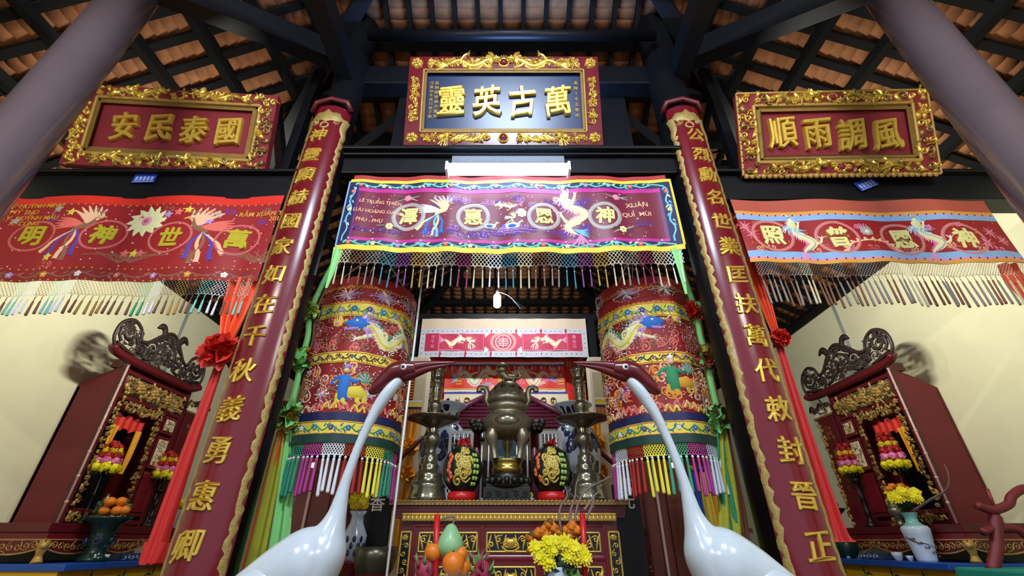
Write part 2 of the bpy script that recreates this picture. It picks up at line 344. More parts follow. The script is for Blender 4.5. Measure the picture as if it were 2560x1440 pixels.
# hip rafters
SB0, SB1 = zy(497, 2.92), zy(432, 2.9)
LB0, LB1 = zy(431, 2.92), zy(366, 2.83)
for sx, side in ((-1, 'left'), (1, 'right')):
    struct(MB().bar((0, 1, 7.42), (sx*3.4, 4.4, 7.42-.6*3.4), .16, .24, 'blackwood'), 'hip_rafter', f'black hip rafter over the {side} inscribed column', 'rafter')
    struct(MB().bar((0, 7.63, 7.42), (sx*5, 12.6, 4.42), .16, .24, 'blackwood'), 'hip_rafter', f'black hip rafter of the rear hall on the {side}', 'rafter')
    struct(MB().bar((sx*1.83, 3, 5.66), (sx*4.4, .45, 4.12), .16, .26, 'blackwood'), 'brace_beam', f'black diagonal beam rising past the top of the {side} inscribed column', 'beam')
    struct(MB().bar((sx*1.75, 3, 5.3), (sx*1.75, -2, 5.3), .16, .26, 'blackwood'), 'tie_beam', f'black beam running forward from the {side} inscribed column', 'beam')
    struct(MB().tube([(CX[sx], 3.02, 0), (CX[sx], 3.02, 6.35)], .16 if sx < 0 else .18, 'blackwood', 28), 'column', f'black round timber column behind the {side} red inscription board', 'column')
    struct(MB().lathe([(.165, 0), (.155, .3), (.15, 5.72)], (sx*3.06, 1.9, 0), 'greypost', 32), 'column', f'grey brown round column crossing the upper {side} corner of the view', 'column')
    struct(MB().box((sx*3.5, 3.02, (SB0+SB1)/2), (3.4, .2, SB1-SB0), 'blackwood').box((sx*3.5, 3.0, SB1), (3.4, .28, .03), 'blackwood'), 'side_beam', f'black beam carrying the {side} plaque', 'beam', .008)
    struct(MB().box((sx*2.19, 3.12, 4.85), (.09, .09, 1.74), 'blackwood'), 'roof_post', f'thin black post between the {side} plaque and the column', 'post')
    struct(MB().bar((sx*2.2, 3.15, 4.0), (sx*2.75, 3.4, 5.4), .07, .09, 'blackwood'), 'roof_strut', f'slanted black strut behind the {side} plaque', 'strut')
    struct(MB().bar((sx*1.62, 3.1, 4.3), (sx*1.25, 3.5, 5.5), .06, .08, 'rafter'), 'roof_strut', f'dark strut between centre plaque and {side} column', 'strut')
struct(MB().box((0, 3.02, (LB0+LB1)/2), (3.1, .2, LB1-LB0), 'blackwood').box((0, 2.98, LB1), (3.1, .3, .035), 'blackwood').box((0, 3.0, LB1-.035), (3.1, .25, .03), 'blackwood'), 'lintel_beam', 'black moulded lintel beam under the centre plaque', 'beam', .008)
struct(MB().box((0, 3.1, 5.45), (3.5, .18, .3), 'blackwood'), 'tie_beam', 'black tie beam over the centre plaque', 'beam', .01)
struct(MB().tube([(-1.55, 2.75, 5.74), (1.55, 2.75, 5.74)], .06, 'blackwood', 12), 'tie_beam', 'round black beam under the middle roof tiles', 'beam')
struct(MB().box((0, 3.2, 4.8), (2.5, .04, 1.2), 'blackwood'), 'wall_board', 'black plank partition behind the centre plaque', 'panel')
# ------------------------------------------------------------------ embroidered and carved motifs
def swirl(mb, u, v, r, mat, h=.004, d=1, a0=0, wd=None, solid=False):
    wd = wd or r*.28
    mb.spiral(u, v, r, 1.3, (wd*.6, wd, wd*.8), mat, h, a0, d, .15, solid)
    a = a0+d*2*PI*1.3; x, y = u+r*math.cos(a), v+r*math.sin(a); tx, ty = -d*math.sin(a), d*math.cos(a)
    mb.stroke([(x, y), (x+tx*r*.7+.2*r*math.cos(a), y+ty*r*.7+.2*r*math.sin(a)), (x+tx*r*1.1+r*.7*math.cos(a), y+ty*r*1.1+r*.7*math.sin(a))], (wd*.9, wd*.15), mat, h, 3, solid)
def cloud(mb, u, v, r, mat, h=.004, f=1):
    mb.spiral(u-f*r*.55, v, r*.5, 1.2, r*.2, mat, h, 0, f); mb.spiral(u+f*r*.45, v+r*.15, r*.38, 1.1, r*.17, mat, h, 2, -f)
    mb.stroke([(u-f*r*1.2, v-r*.5), (u-f*r*.3, v-r*.62), (u+f*r*.4, v-r*.35), (u+f*r*1.3, v-r*.6)], (r*.1, r*.24, r*.06), mat, h)
def scroll_fill(mb, u0, v0, u1, v1, mats, h=.012, n=20, rr=.03, rnd=None, leaves=True):
    rnd = rnd or R; pts = []
    for i in range(n*12):
        if len(pts) >= n: break
        u, v = rnd.uniform(u0+rr*.6, u1-rr*.6), rnd.uniform(v0+rr*.6, v1-rr*.6)
        if all((u-a)**2+(v-b)**2 > (rr*1.12)**2 for a, b in pts): pts.append((u, v))
    for u, v in pts:
        m = rnd.choice(mats); q = rr*rnd.uniform(.75, 1.1)
        t = rnd.random()
        if t < .55: swirl(mb, u, v, q*.85, m, h, rnd.choice((1, -1)), rnd.uniform(0, 6.28))
        elif t < .8:
            a = rnd.uniform(0, 6.28)
            for k in (-.6, 0, .6): mb.stroke([(u-q*math.cos(a)*.6, v-q*math.sin(a)*.6), (u+q*.3*math.cos(a+k), v+q*.3*math.sin(a+k)), (u+q*1.1*math.cos(a+k), v+q*1.1*math.sin(a+k))], (q*.15, q*.45, q*.05), m, h, 3)
        else: mb.flower(u, v, q*.8, m, m, 5, h)
def dragon(mb, u, v, L, f, c, h=.005, amp=.2, wd=.11, waves=1.6, head=1.0, legs=True, spikes=True):
    "body runs from the head at f*L/2 back to the tail; c: body, belly, mane, face, fin"
    N = 26; W = wd*L
    pts = [(u+f*L*(.42-.86*i/N), v+amp*L*math.sin(waves*2*PI*i/N+.6)*(1-.3*i/N)) for i in range(N+1)]
    wf = lambda t: W*(.75+.5*math.sin(PI*min(1, t*1.15)) if t < .75 else 1.0*(1-t)*4*.95+.05)
    mb.stroke(pts, wf, c['body'], h, 1)
    off = []
    for i, (x, y) in enumerate(pts):
        a, b = pts[max(i-1, 0)], pts[min(i+1, N)]; dx, dy = b[0]-a[0], b[1]-a[1]; l = math.hypot(dx, dy); off.append((-dy/l*f, dx/l*f))
    mb.stroke([(x+off[i][0]*W*.2, y+off[i][1]*W*.2) for i, (x, y) in enumerate(pts[:-3])], W*.36, c['belly'], h*1.35, 1)
    if spikes:
        for i in range(1, N-1):
            x, y = pts[i]; nx, ny = -off[i][0], -off[i][1]; q = wf(i/N)*.5
            mb.stroke([(x+nx*q*.8, y+ny*q*.8), (x+nx*(q+W*.38)-f*W*.15, y+ny*(q+W*.38))], (W*.32, W*.05), c['fin'], h*.8, 1)
    if legs:
        for i, s_ in ((6, 1), (9, -1), (16, 1), (18, -1)):
            x, y = pts[i]; nx, ny = off[i][0]*s_, off[i][1]*s_; q = W*1.0
            kx, ky = x+nx*q+f*q*.4, y+ny*q
            mb.stroke([(x, y), (kx, ky), (kx+f*q*.6, ky+ny*q*.35)], (W*.5, W*.28), c['body'], h, 3)
            for k in (-.5, .1, .7): mb.stroke([(kx+f*q*.6, ky+ny*q*.35), (kx+f*q*1.1, ky+ny*q*(.35+k))], (W*.2, W*.03), c['claw'], h, 1)
    hx, hy = pts[0][0]+f*W*.3, pts[0][1]+W*.35; q = W*1.15*head
    for i in range(8):
        a = PI*.55+i*.33; a = a if f > 0 else PI-a
        mb.stroke([(hx-f*q*.1, hy), (hx+q*.9*math.cos(a), hy+q*.9*math.sin(a)), (hx+q*1.6*math.cos(a+f*.25), hy+q*1.6*math.sin(a+f*.25))], (q*.42, q*.06), c['mane'], h, 2)
    mb.poly([(hx-f*q*.6, hy-q*.35), (hx+f*q*.3, hy-q*.5), (hx+f*q*1.1, hy-q*.15), (hx+f*q*1.3, hy+q*.2), (hx+f*q*.8, hy+q*.28), (hx+f*q*.35, hy+q*.6), (hx-f*q*.45, hy+q*.45)], c['face'], h*1.6)
    mb.stroke([(hx+f*q*.15, hy-q*.3), (hx+f*q*.9, hy-q*.5), (hx+f*q*1.25, hy-q*.35)], (q*.3, q*.1), c['mane'], h*1.7, 2)
    mb.disc(hx+f*q*.3, hy+q*.2, q*.14, 't_white', h*2.2, 6); mb.disc(hx+f*q*1.15, hy+q*.18, q*.16, c['belly'], h*2, 6)
    for k in (.5, .8): mb.stroke([(hx-f*q*.1, hy+q*.4), (hx-f*q*.5, hy+q*(.6+k*.6)), (hx-f*q*1.1, hy+q*(.7+k))], (q*.2, q*.06), c['claw'], h, 2)
    mb.stroke([(hx+f*q*1.2, hy+q*.1), (hx+f*q*1.7, hy+q*.5), (hx+f*q*1.5, hy+q*.9)], (q*.1, q*.04), c['claw'], h, 3)
    tx, ty = pts[-1]
    for k in (-.8, -.3, .2, .7): mb.stroke([(tx+f*W*.2, ty), (tx-f*W*.8, ty+k*W*.8), (tx-f*W*1.7, ty+k*W*1.8+W*.3)], (W*.2, W*.4, W*.04), c['fin'], h, 3)
def phoenix(mb, u, v, s, f, c, h=.005):
    T = lambda x, y: (u+f*x*s, v+y*s)
    for i, (m, ex, ey, bx) in enumerate(((c['tail'], -.5, -.95, -.35), (c['tail2'], -.15, -1.0, .02), (c['tail'], .2, -.9, .18), (c['tail2'], -.75, -.75, -.5), (c['tail3'], .02, -1.05, -.12))):
        mb.stroke([T(.0, -.05), T(bx, -.4), T(ex*.8, ey*.75), T(ex, ey)], lambda t: s*(.05+.13*t*(1-.3*t)), m, h*.8, 4)
    for i in range(6):
        a = .9+i*.26; mb.stroke([T(.18, .12), T(.18+.35*math.cos(a), .12+.35*math.sin(a)), T(.1+.68*math.cos(a+.12), .12+.68*math.sin(a+.12))], (s*.06, s*.12, s*.03), c['wing'], h*1.2, 3)
    for i in range(5):
        a = 2.75+i*.16; mb.stroke([T(.1, .1), T(.1+.4*math.cos(a), .15+.35*math.sin(a)), T(.1+.85*math.cos(a), .15+.6*math.sin(a))], (s*.08, s*.11, s*.03), c['wing2'], h*1.1, 3)
    mb.stroke([T(-.12, -.08), T(.05, .06), T(.25, .16), T(.34, .34), T(.42, .42)], lambda t: s*(.09+.2*math.sin(PI*min(1, t*1.1))**2*(1-t)), c['body'], h*1.7, 4)
    mb.disc(*T(.43, .43), s*.09, c['head'], h*2.2, 8); mb.stroke([T(.48, .44), T(.62, .38)], (s*.07, s*.01), 't_yellow', h*2, 1)
    for k in (0, .1, .2): mb.stroke([T(.4, .5), T(.3+k, .62), T(.2+k*1.5, .66)], (s*.05, s*.02), c['tail3'], h*1.5, 2)
    mb.disc(*T(.45, .45), s*.025, 't_dark', h*3, 5)
def pearl(mb, u, v, r, h=.004, m1='t_yellow', m2='t_pink'):
    for i in range(9):
        a = PI*(-.15+1.3*i/8); mb.stroke([(u+r*.5*math.cos(a), v+r*.5*math.sin(a)), (u+r*.9*math.cos(a), v+r*.95*math.sin(a)), (u+r*.75*math.cos(a)*1.1, v+r*1.45*math.sin(a)+r*.35)], (r*.5, r*.35, r*.05), m1, h, 2)
    mb.disc(u, v, r*.72, m1, h*1.1, 10); mb.disc(u, v, r*.48, m2, h*1.7, 10)
def vine(mb, u0, v0, u1, v1, amp, mat, fl, step, h=.003, wd=None, fr=None, seed=1):
    L = math.hypot(u1-u0, v1-v0); dx, dy = (u1-u0)/L, (v1-v0)/L; n = max(8, int(L/step*4)); rnd = random.Random(seed); wd = wd or amp*.35
    Q = lambda s_, o: (u0+dx*s_-dy*o, v0+dy*s_+dx*o)
    mb.stroke([Q(L*i/n, amp*.55*math.sin(2*PI*L*i/n/step)) for i in range(n+1)], wd, mat, h, 2)
    k = int(L/step)
    for i in range(k):
        s_ = step*(i+.25)
        for e in (-.22, .22, .55, .75):
            b = rnd.choice((1, -1)); p = Q(s_+e*step, amp*.3*b); q = Q(s_+e*step+step*.13, amp*.95*b)
            mb.stroke([p, q], (wd*1.6, wd*.3), mat if rnd.random() < .75 else fl[1], h, 1)
        mb.flower(*Q(s_, 0), (fr or amp*.75), fl[i % len(fl)], 't_cream', 5, h*1.4)
def dots(mb, u0, v0, u1, v1, n, mat='sequin', r=.006, h=.003, rnd=None, keep=None):
    rnd = rnd or R
    for i in range(n):
        u, v = rnd.uniform(u0, u1), rnd.uniform(v0, v1)
        if keep and not keep(u, v): continue
        mb.disc(u, v, r*rnd.uniform(.7, 1.3), mat, h, 5)
def dotline(mb, pts, step, mat, r, h):
    acc = 0
    for a, b in zip(pts[:-1], pts[1:]):
        L = math.hypot(b[0]-a[0], b[1]-a[1])
        while acc < L: t = acc/L; mb.disc(a[0]+(b[0]-a[0])*t, a[1]+(b[1]-a[1])*t, r, mat, h, 5); acc += step
        acc -= L
DG = dict(body='t_cream', belly='t_white', mane='t_lilac', face='t_cream', fin='t_green', claw='t_white')
GOLDD = {k: 'gold' for k in ('body', 'belly', 'mane', 'face', 'fin', 'claw', 'tail', 'tail2', 'tail3', 'wing', 'wing2', 'head')}

# ------------------------------------------------------------------ carved name plaques
def plaque(name, label, c, W, H, tilt, yaw, fr, chars, cm, pm, fm, inner, outer_gold, csize, small=None, seed=3, roll=0):
    rnd = random.Random(seed)
    ux = Vector((math.cos(yaw), math.sin(yaw), 0)); n0 = Vector((math.sin(yaw), -math.cos(yaw), 0))
    uy = Vector((0, 0, 1))*math.cos(tilt)+n0*math.sin(tilt)
    ux, uy = ux*math.cos(roll)+uy*math.sin(roll), uy*math.cos(roll)-ux*math.sin(roll)
    S = plane(c, ux, uy); nn = ux.cross(uy)
    base = Vector(c)-uy*H/2
    t = thing(name, label, 'plaque', base)
    def slab(nm, u0, v0, u1, v1, d0, d1, mat, lab=None):
        m = MB(S)
        q = [S(u, v, d) for d in (d0, d1) for u, v in ((u0, v0), (u1, v0), (u1, v1), (u0, v1))]
        m.add(q, [(3, 2, 1, 0), (4, 5, 6, 7), (0, 1, 5, 4), (1, 2, 6, 5), (2, 3, 7, 6), (3, 0, 4, 7)], mat, False)
        return m
    a, b = W/2, H/2; fx, ft, fb = fr
    m = MB(S)
    for (u0, v0, u1, v1) in ((-a, b-ft, a, b), (-a, -b, a, -b+fb), (-a, -b+fb, -a+fx, b-ft), (a-fx, -b+fb, a, b-ft)):
        x = slab('', u0, v0, u1, v1, -.05, .02, fm); m.add(x.v, x.f, fm, False)
    m.build('frame', t)
    slab('', -a+fx*.5, -b+fb*.5, a-fx*.5, b-ft*.5, -.04, -.01, pm).build('panel', t)
    # inner moulding
    m = MB(S); iw = inner
    i0, i1, j0, j1 = -a+fx, a-fx, -b+fb, b-ft
    m.S = lambda u, v, h: S(u, v, h+.02)
    for (p, q) in (((i0, j0), (i1, j0)), ((i1, j0), (i1, j1)), ((i1, j1), (i0, j1)), ((i0, j1), (i0, j0))):
        dx, dy = (q[0]-p[0]), (q[1]-p[1]); L = math.hypot(dx, dy); dx, dy = dx/L, dy/L
        for k in (0, 1):
            o = iw*(k*.5+.02)-iw*.1
            m.stroke([(p[0]-dy*o+dx*o, p[1]+dx*o+dy*o), (q[0]-dy*o-dx*o, q[1]+dx*o-dy*o)], iw*.55, 'goldpaint', .012-.012*k, 1, True)
    m.build('moulding', t, 'gold moulding around the panel')
    # carving
    g = MB(lambda u, v, h: S(u, v, h+.02)); hh = .02
    gy = (b-ft/2, -b+fb/2)
    if not outer_gold:
        for f in (1, -1):
            dragon(g, -f*a*.36, gy[0]-.005, a*.58, f, GOLDD, .022, .075, .105, 1.6, .9); scroll_fill(g, min(-f*a*.8, -f*a*.12), gy[0]-ft*.36, max(-f*a*.8, -f*a*.12), gy[0]+ft*.36, ['gold'], .014, 40, .03, rnd); scroll_fill(g, min(-f*a*.8, -f*a*.12), gy[1]-fb*.36, max(-f*a*.8, -f*a*.12), gy[1]+fb*.36, ['gold'], .014, 36, .03, rnd)
            dragon(g, -f*a*.66, gy[0], a*.1, f, GOLDD, .018, .1, .1, 1, 1, False)
            phoenix(g, -f*a*.58, gy[1]-.0, fb*.62, f, GOLDD, .016); 
            for k in range(9): g.stroke([(-f*a*(.52-.035*k), gy[1]-.02), (-f*a*(.48-.035*k), gy[1]+.03*math.sin(k)), (-f*a*(.44-.035*k), gy[1]-.035+.01*k)], (fb*.2, fb*.28, fb*.05), 'gold', hh, 2)
            swirl(g, -f*a*.17, gy[1], fb*.22, 'gold', hh, f, .4); swirl(g, -f*a*.26, gy[1]-.02, fb*.2, 'gold', hh, -f, 2)
            scroll_fill(g, -f*a*.78-.06, gy[1]-fb*.3, -f*a*.78+.06, gy[1]+fb*.3, ['gold'], hh, 3, .035, rnd)
            scroll_fill(g, -f*(a-fx/2)-fx*.3, -b*.55, -f*(a-fx/2)+fx*.3, b*.5, ['gold'], hh, 40, .031, rnd)
            for v_ in gy:
                for k in range(2): g.flower(-f*(a-fx*.5), v_, fx*(.42-.16*k), 'gold', 'gold', 6-k, hh*(1+.6*k))
                scroll_fill(g, -f*(a-fx*1.35)-.04, v_-ft*.3, -f*(a-fx*1.35)+.04, v_+ft*.3, ['gold'], hh, 2, .03, rnd)
    else:
        for v0, v1, n_ in ((b-ft, b, 36), (-b, -b+fb, 36)): scroll_fill(g, -a, v0, a, v1, ['gold', 'gold', 'goldold'], .026, n_, ft*.30, rnd)
        for u0, u1 in ((-a, -a+fx), (a-fx, a)): scroll_fill(g, u0, -b+fb, u1, b-ft, ['gold', 'gold', 'goldold'], .026, 17, fx*.30, rnd)
        for f in (1, -1):
            dragon(g, -f*a*.42, gy[0], a*.5, f, GOLDD, .03, .06, .08, 1.5, 1); dragon(g, -f*a*.42, gy[1], a*.5, f, GOLDD, .03, .06, .08, 1.5, 1)
    g.build('carved_pattern', t, 'gilded carving of dragons and scrolls on the frame')
    for v_, q in ((gy[0], ft*.25), (gy[1], fb*.27)):
        m = MB(lambda u, v, h: S(u, v, h+.02)); m.ring(0, v_, q*1.15, q*.4, 'gold', .02, 18); m.disc(0, v_, q, fm, .03, 14); m.build('boss', t)
    if outer_gold == 2:
        m = MB(lambda u, v, h: S(u, v, h+.02))
        for p, q in (((-a, -b), (a, -b)), ((-a, b), (a, b)), ((-a, -b), (-a, b)), ((a, -b), (a, b))): m.stroke([p, q], .028, 'goldpaint', .012, 1, True)
        dotline(m, [(-a, -b), (-a, b)], .06, 'plaquered', .008, .016)
        for i in range(int(W/.05)): m.disc(-a+.025+.05*i, -b-.006, .024, 'goldpaint', .01, 8)
        m.build('edging', t, 'scalloped gold edging')
    k = len(chars)
    for i, ch in enumerate(chars):
        m = MB(lambda u, v, h: S(u, v, h-.01)); m.text(ch, cm[0]+cm[1]*(i-(k-1)/2), cm[2]+(cm[3]*(i-(k-1)/2) if len(cm) > 3 else 0), csize, 'gold', .04, .003, .017, 0, .8, 0, .03, .007)
        m.build('character', t)
    if small:
        for u, txt in small:
            m = MB(lambda u, v, h: S(u, v, h-.01))
            for i, ch in enumerate(txt): m.text(ch, u, b*.42-i*b*.86/len(txt), .042, 'goldpaint', .006, .004)
            m.build('small_inscription', t)
    return t
# hooks hold the plaques to the beams; each leans forward over the hall
plaque('centre_plaque', 'black and maroon plaque with large gold characters hanging high in the middle', P(1259, 252, 2.76), 1.85, 1.0, math.radians(14), 0, (.15, .16, .145), '靈英古萬', (.01, .338, -.01), 'bluelac', 'redlac', .045, 0, .345,
       [(-.70, '戊寅仲冬吉日弟子敬'), (-.65, '皇朝嗣德歲次重修'), (.70, '嘉隆丁未孟春造')], 5)
pl, pr = P(436, 324, 2.78), P(2086, 334, 2.72)
plaque('side_plaque', 'red plaque reading four gold characters, carved gold frame, over the left side bay', pl, 1.75, .83, math.radians(15), math.radians(4), (.15, .13, .13), '安民泰國', (.03, .303, -.0), 'plaquered', 'plaquered', .08, 1, .3, None, 8, math.radians(0))
plaque('side_plaque', 'red plaque with scalloped gold edge and four gold characters over the right side bay', pr, 1.67, .80, math.radians(20), math.radians(-3), (.15, .13, .13), '順雨調風', (-.01, .298, -.01, -.012), 'plaquered', 'plaquered', .08, 2, .32, None, 11, math.radians(-1.5))
# small blue labels stuck to the side beams
for (px, py, rot, lab) in ((362, 446, .02, 'small blue paper label stuck on the beam under the left plaque'), (2165, 460, .42, 'small tilted blue paper label stuck on the beam under the right plaque')):
    p = P(px, py, 2.905); S = plane(p, (math.cos(rot), 0, math.sin(rot)), (-math.sin(rot), 0, math.cos(rot)))
    t = thing('beam_label', lab, 'label', p-Vector((0, 0, .05)))
    m = MB(S); m.rect(-.1, -.05, .1, .05, 'label_blue', .002, 1, 1, .002); m.build('sheet', t)
    m = MB(S)
    for i in range(5): m.rect(-.08+.034*i, -.028, -.056+.034*i, .02, 'label_light', .0035)
    m.rect(-.09, -.045, .09, -.036, 'label_light', .0035); m.build('print', t)

# ------------------------------------------------------------------ inscribed boards on the two columns
def couplet(sx, label, chars, a_char):
    zb, zt = .5, 4.66; ctr = (CX[sx], 3.02, 0); Rr = .205; half = math.radians(56 if sx < 0 else 49)*Rr
    S = cylmap(ctr, Rr)
    t = thing('inscription_board', label, 'inscription board', (CX[sx], 2.8, zb))
    m = MB(S); m.grid(lambda a, b: S(half*(2*a-1), zb+(zt-zb)*b, .012), 20, 8, 'redlac')
    m.grid(lambda a, b: S(half*(1-2*a), zb+(zt-zb)*b, -.02), 20, 8, 'redlac')
    for e in (-half, half): m.grid(lambda a, b: S(e, zb+(zt-zb)*b, -.02+.032*a), 1, 8, 'redlac')
    m.grid(lambda a, b: S(half*(2*a-1), zt, -.02+.032*b), 20, 1, 'redlac'); m.build('board', t)
    # carved strips on both long edges
    for e in (-1, 1):
        m = MB(S); n = 120; u0 = e*half*.86
        m.stroke([(u0+.007*math.sin(i*1.9)+.004*math.sin(i*.7), zb+(zt-.38-zb)*i/n) for i in range(n+1)], lambda t_: .038+.012*math.sin(t_*260), 'goldstrip', .008, 1, False, .012)
        m.build('edge_strip', t, 'carved gold edge strip')
    m = MB(lambda u, v, h: S(u, v, h+.012))
    v = zt-.2
    m.poly([(-half*.9, v+.04), (-half*.55, v+.0), (0, v-.03), (half*.55, v), (half*.9, v+.04), (half*.55, v+.11), (half*.2, v+.1), (0, v+.15), (-half*.2, v+.1), (-half*.55, v+.11)], 'goldstrip', .012)
    for f in (1, -1):
        m.stroke([(f*half*.9, v+.05), (f*half*.8, v-.08), (f*half*.92, v-.17), (f*half*.84, v-.24)], (.07, .05, .03), 'goldstrip', .012); swirl(m, f*half*.45, v-.02, .035, 'goldstrip', .014, f)
    m.ring(0, v-.075, .035, .016, 'goldstrip', .01, 14); m.build('crest', t, 'gold ornament at the top of the board')
    m = MB().tube([(ctr[0]-.19, 2.87, zt-.02), (ctr[0]-.15, 2.83, zt+.07), (ctr[0], 2.81, zt+.1), (ctr[0]+.15, 2.83, zt+.07), (ctr[0]+.19, 2.87, zt-.02)], .03, 'redlac2', 8)
    m.build('top_rim', t)
    for i, ch in enumerate(chars):
        m = MB(lambda u, v, h: S(u, v, h+.012)); m.text(ch, a_char*Rr, 4.25-.2515*i, .17, 'gold', .014, .0, .012, 0, .92, 0, .03, .008)
        m.build('character', t)
    # lower turned foot of the board, below the frame
    return t
couplet(-1, 'long red board with gold characters on the left column beside the left garland', '神靈顯赫國家如在千秋義勇惠卿', -.12)
couplet(1, 'long red board with gold characters on the right column beside the right garland', '公烈勳名世業匡扶萬代敕封晉正雙', .12)
# ------------------------------------------------------------------ hangings
TASM = {}
def tassel_mesh(col, r, L, cord, style):
    k = (col, r, L, cord, style)
    if k in TASM: return TASM[k]
    m = MB(); m.tube([(0, 0, 0), (0, 0, -cord)], r*.3, col, 4)
    m.ball((0, 0, -cord-r*.6), r*.8, 't_white' if style else col, 6, 4)
    n = 7; prof = [(r*.4, -cord-r*1.0), (r*.85, -cord-r*2.0), (r*.7, -cord-r*2.8), (r*.85, -cord-(L-cord)*.5), (r*1.0, -L*.95), (r*.85, -L)]
    m.lathe(prof, (0, 0, 0), col, n)
    o = m.build('tassel', None, loc=(0, 0, 0)); me = o.data; bpy.data.objects.remove(o); TASM[k] = me; return me
def fringe(parent, S, us, v0, hn, L, cols, r=.012, cord=.03, netw=.006, style=1, jit=.015, per=2, name='tassel', npar=None, skip=None):
    "a knotted net hem and one tassel per u"
    m = MB(S); n = len(us); rnd = random.Random(n*7+int(hn*1000)); ncol = []
    for i in range(n): ncol.append(cols[(i//per) % len(cols)])
    st = (us[-1]-us[0])/(n-1)/2 if n > 1 else .03
    rows = max(2, int(hn/(st*1.15)))
    for i in range(n):
        for q in (-.5, .5):
            for d in (1, -1):
                u = us[i]+q*st
                pts = [(u+(st*.5*d*(1 if j % 2 else -1)), v0-hn*j/rows) for j in range(rows+1)]
                m.stroke(pts, netw, ncol[i], netw*.4, 1)
        m.stroke([(us[i]-st*.7, v0-hn*.9), (us[i], v0-hn*1.08), (us[i]+st*.7, v0-hn*.9)], netw, ncol[i], netw*.4, 1)
    m.build('net', parent)
    for i in range(n):
        if skip and skip(us[i]): continue
        me = tassel_mesh(ncol[i], r, L, cord, style)
        o = bpy.data.objects.new(name, me); COL.objects.link(o); o.parent = parent; WL[o] = WL[parent]
        o.location = S(us[i]+rnd.uniform(-jit, jit)*.3, v0-hn*1.05, 0)-WL[parent]
        o.rotation_euler = (rnd.uniform(-.03, .03), rnd.uniform(-.05, .05), rnd.uniform(0, 6)); o.scale = (1, 1, rnd.uniform(.93, 1.07))
def Xat(px, py, Y): return P(px, py, Y).x

# ---- middle banner under the lintel
YB = 2.95
x0, x1 = Xat(858, 540, YB), Xat(1690, 540, YB); zt, zb = zy(441, YB), zy(624, YB)
H = zt-zb; rip = lambda u, v: .012*math.sin(u*9+v*2)+.008*math.sin(u*23+1)*(.5+.5*(H-v)/H)
t = thing('altar_banner', 'wide purple red banner with blue floral border hanging under the lamp in the middle', 'banner', ((x0+x1)/2, YB, zb))
sag = lambda u: -.035*(1-((u-(x1+x0)/2)/((x1-x0)/2))**2)
S0 = plane((0, YB, zb), (1, 0, 0), (0, 0, 1), rip); S = lambda u, v, h: S0(u, v+sag(u)*(1-v/H), h)
V = lambda py: zy(py, YB)-zb
m = MB(S); NU = 80
m.rect(x0, V(613), x1, V(455), 'silkcrim', 0, NU, 8, .004)
m.build('cloth', t)
m = MB(S); m.rect(x0+.02, V(456), x1-.02, H, 'hemred', 0, NU, 2, .003); m.build('top_hem', t, 'dark red hem above the yellow edge')
m = MB(S); e = .002
m.rect(x0, V(458), x1, V(451), 'yellowtrim', e*2, NU, 1); m.rect(x0-.01, V(624), x1+.01, V(612), 'yellowtrim', e*2, NU, 1, .006)
m.rect(x1-.0, V(613), x1+.02, V(451), 'yellowtrim', e*2, 1, 8); m.rect(x0-.015, V(613), x0, V(455), 'skyblue', e*2, 1, 8); m.build('yellow_edging', t)
m = MB(S)
m.rect(x0, V(472), x1, V(457), 'navy', e, NU, 1); m.rect(x0, V(613), x1, V(600), 'navy', e, NU, 1)
m.rect(x0, V(601), x0+.09, V(471), 'navy', e, 2, 8); m.rect(x1-.09, V(601), x1, V(471), 'navy', e, 2, 8)
fl = ['t_coral', 't_cream', 't_lilac', 't_sky']
m.S = lambda u, v, h: S(u, v, h+e)
vine(m, x0+.05, V(464.5), x1-.05, V(464.5), .03, 't_mint', fl, .2, .003, .014, .024, 2); vine(m, x0+.05, V(606.5), x1-.05, V(606.5), .03, 't_mint', fl, .2, .003, .014, .024, 3)
vine(m, x0+.045, V(470), x0+.045, V(602), .03, 't_sky', fl, .2, .003, .014, .024, 4); vine(m, x1-.045, V(470), x1-.045, V(602), .03, 't_sky', fl, .2, .003, .014, .024, 5)
m.build('floral_border', t, 'navy border with embroidered flowers')
m = MB(S); ia, ib = x0+.09, x1-.09
m.rect(ia, V(481), ib, V(471), 'magenta', e, NU, 1); m.rect(ia, V(600), ib, V(593), 'magenta', e, NU, 1)
m.rect(ia, V(594), ia+.03, V(480), 'silkviolet', e, 1, 6); m.rect(ib-.03, V(594), ib, V(480), 'silkviolet', e, 1, 6); m.build('magenta_border', t)
g = MB(S); rnd = random.Random(5)
cxs = [Xat(p, 540, YB) for p in (1021, 1183, 1360, 1512)]; vc = V(537); rr = .128
for i, u in enumerate(cxs):
    q = MB(S); q.ring(u, vc, rr, .036, 'ringgrey', .006, 30); q.build('ring', t)
    q = MB(S); q.text('澤惠恩神'[i], u, vc, .175, 't_char', .006, .012, 0, 0, .95, 0, .03, .022); q.build('character', t)
PH = dict(body='t_cream', head='t_pink', wing='t_cream', wing2='t_white', tail='t_blue', tail2='t_cream', tail3='t_sky')
phoenix(g, Xat(1095, 540, YB), vc+.03, .23, 1, PH)
DB = dict(body='t_cream', belly='t_white', mane='t_white', face='t_cream', fin='t_pink', claw='t_white')
ud = Xat(1440, 540, YB)
gd = MB(lambda u, v, h: S(ud+(v-vc), vc+(u-ud)*-1 if False else vc-(u-ud), h))
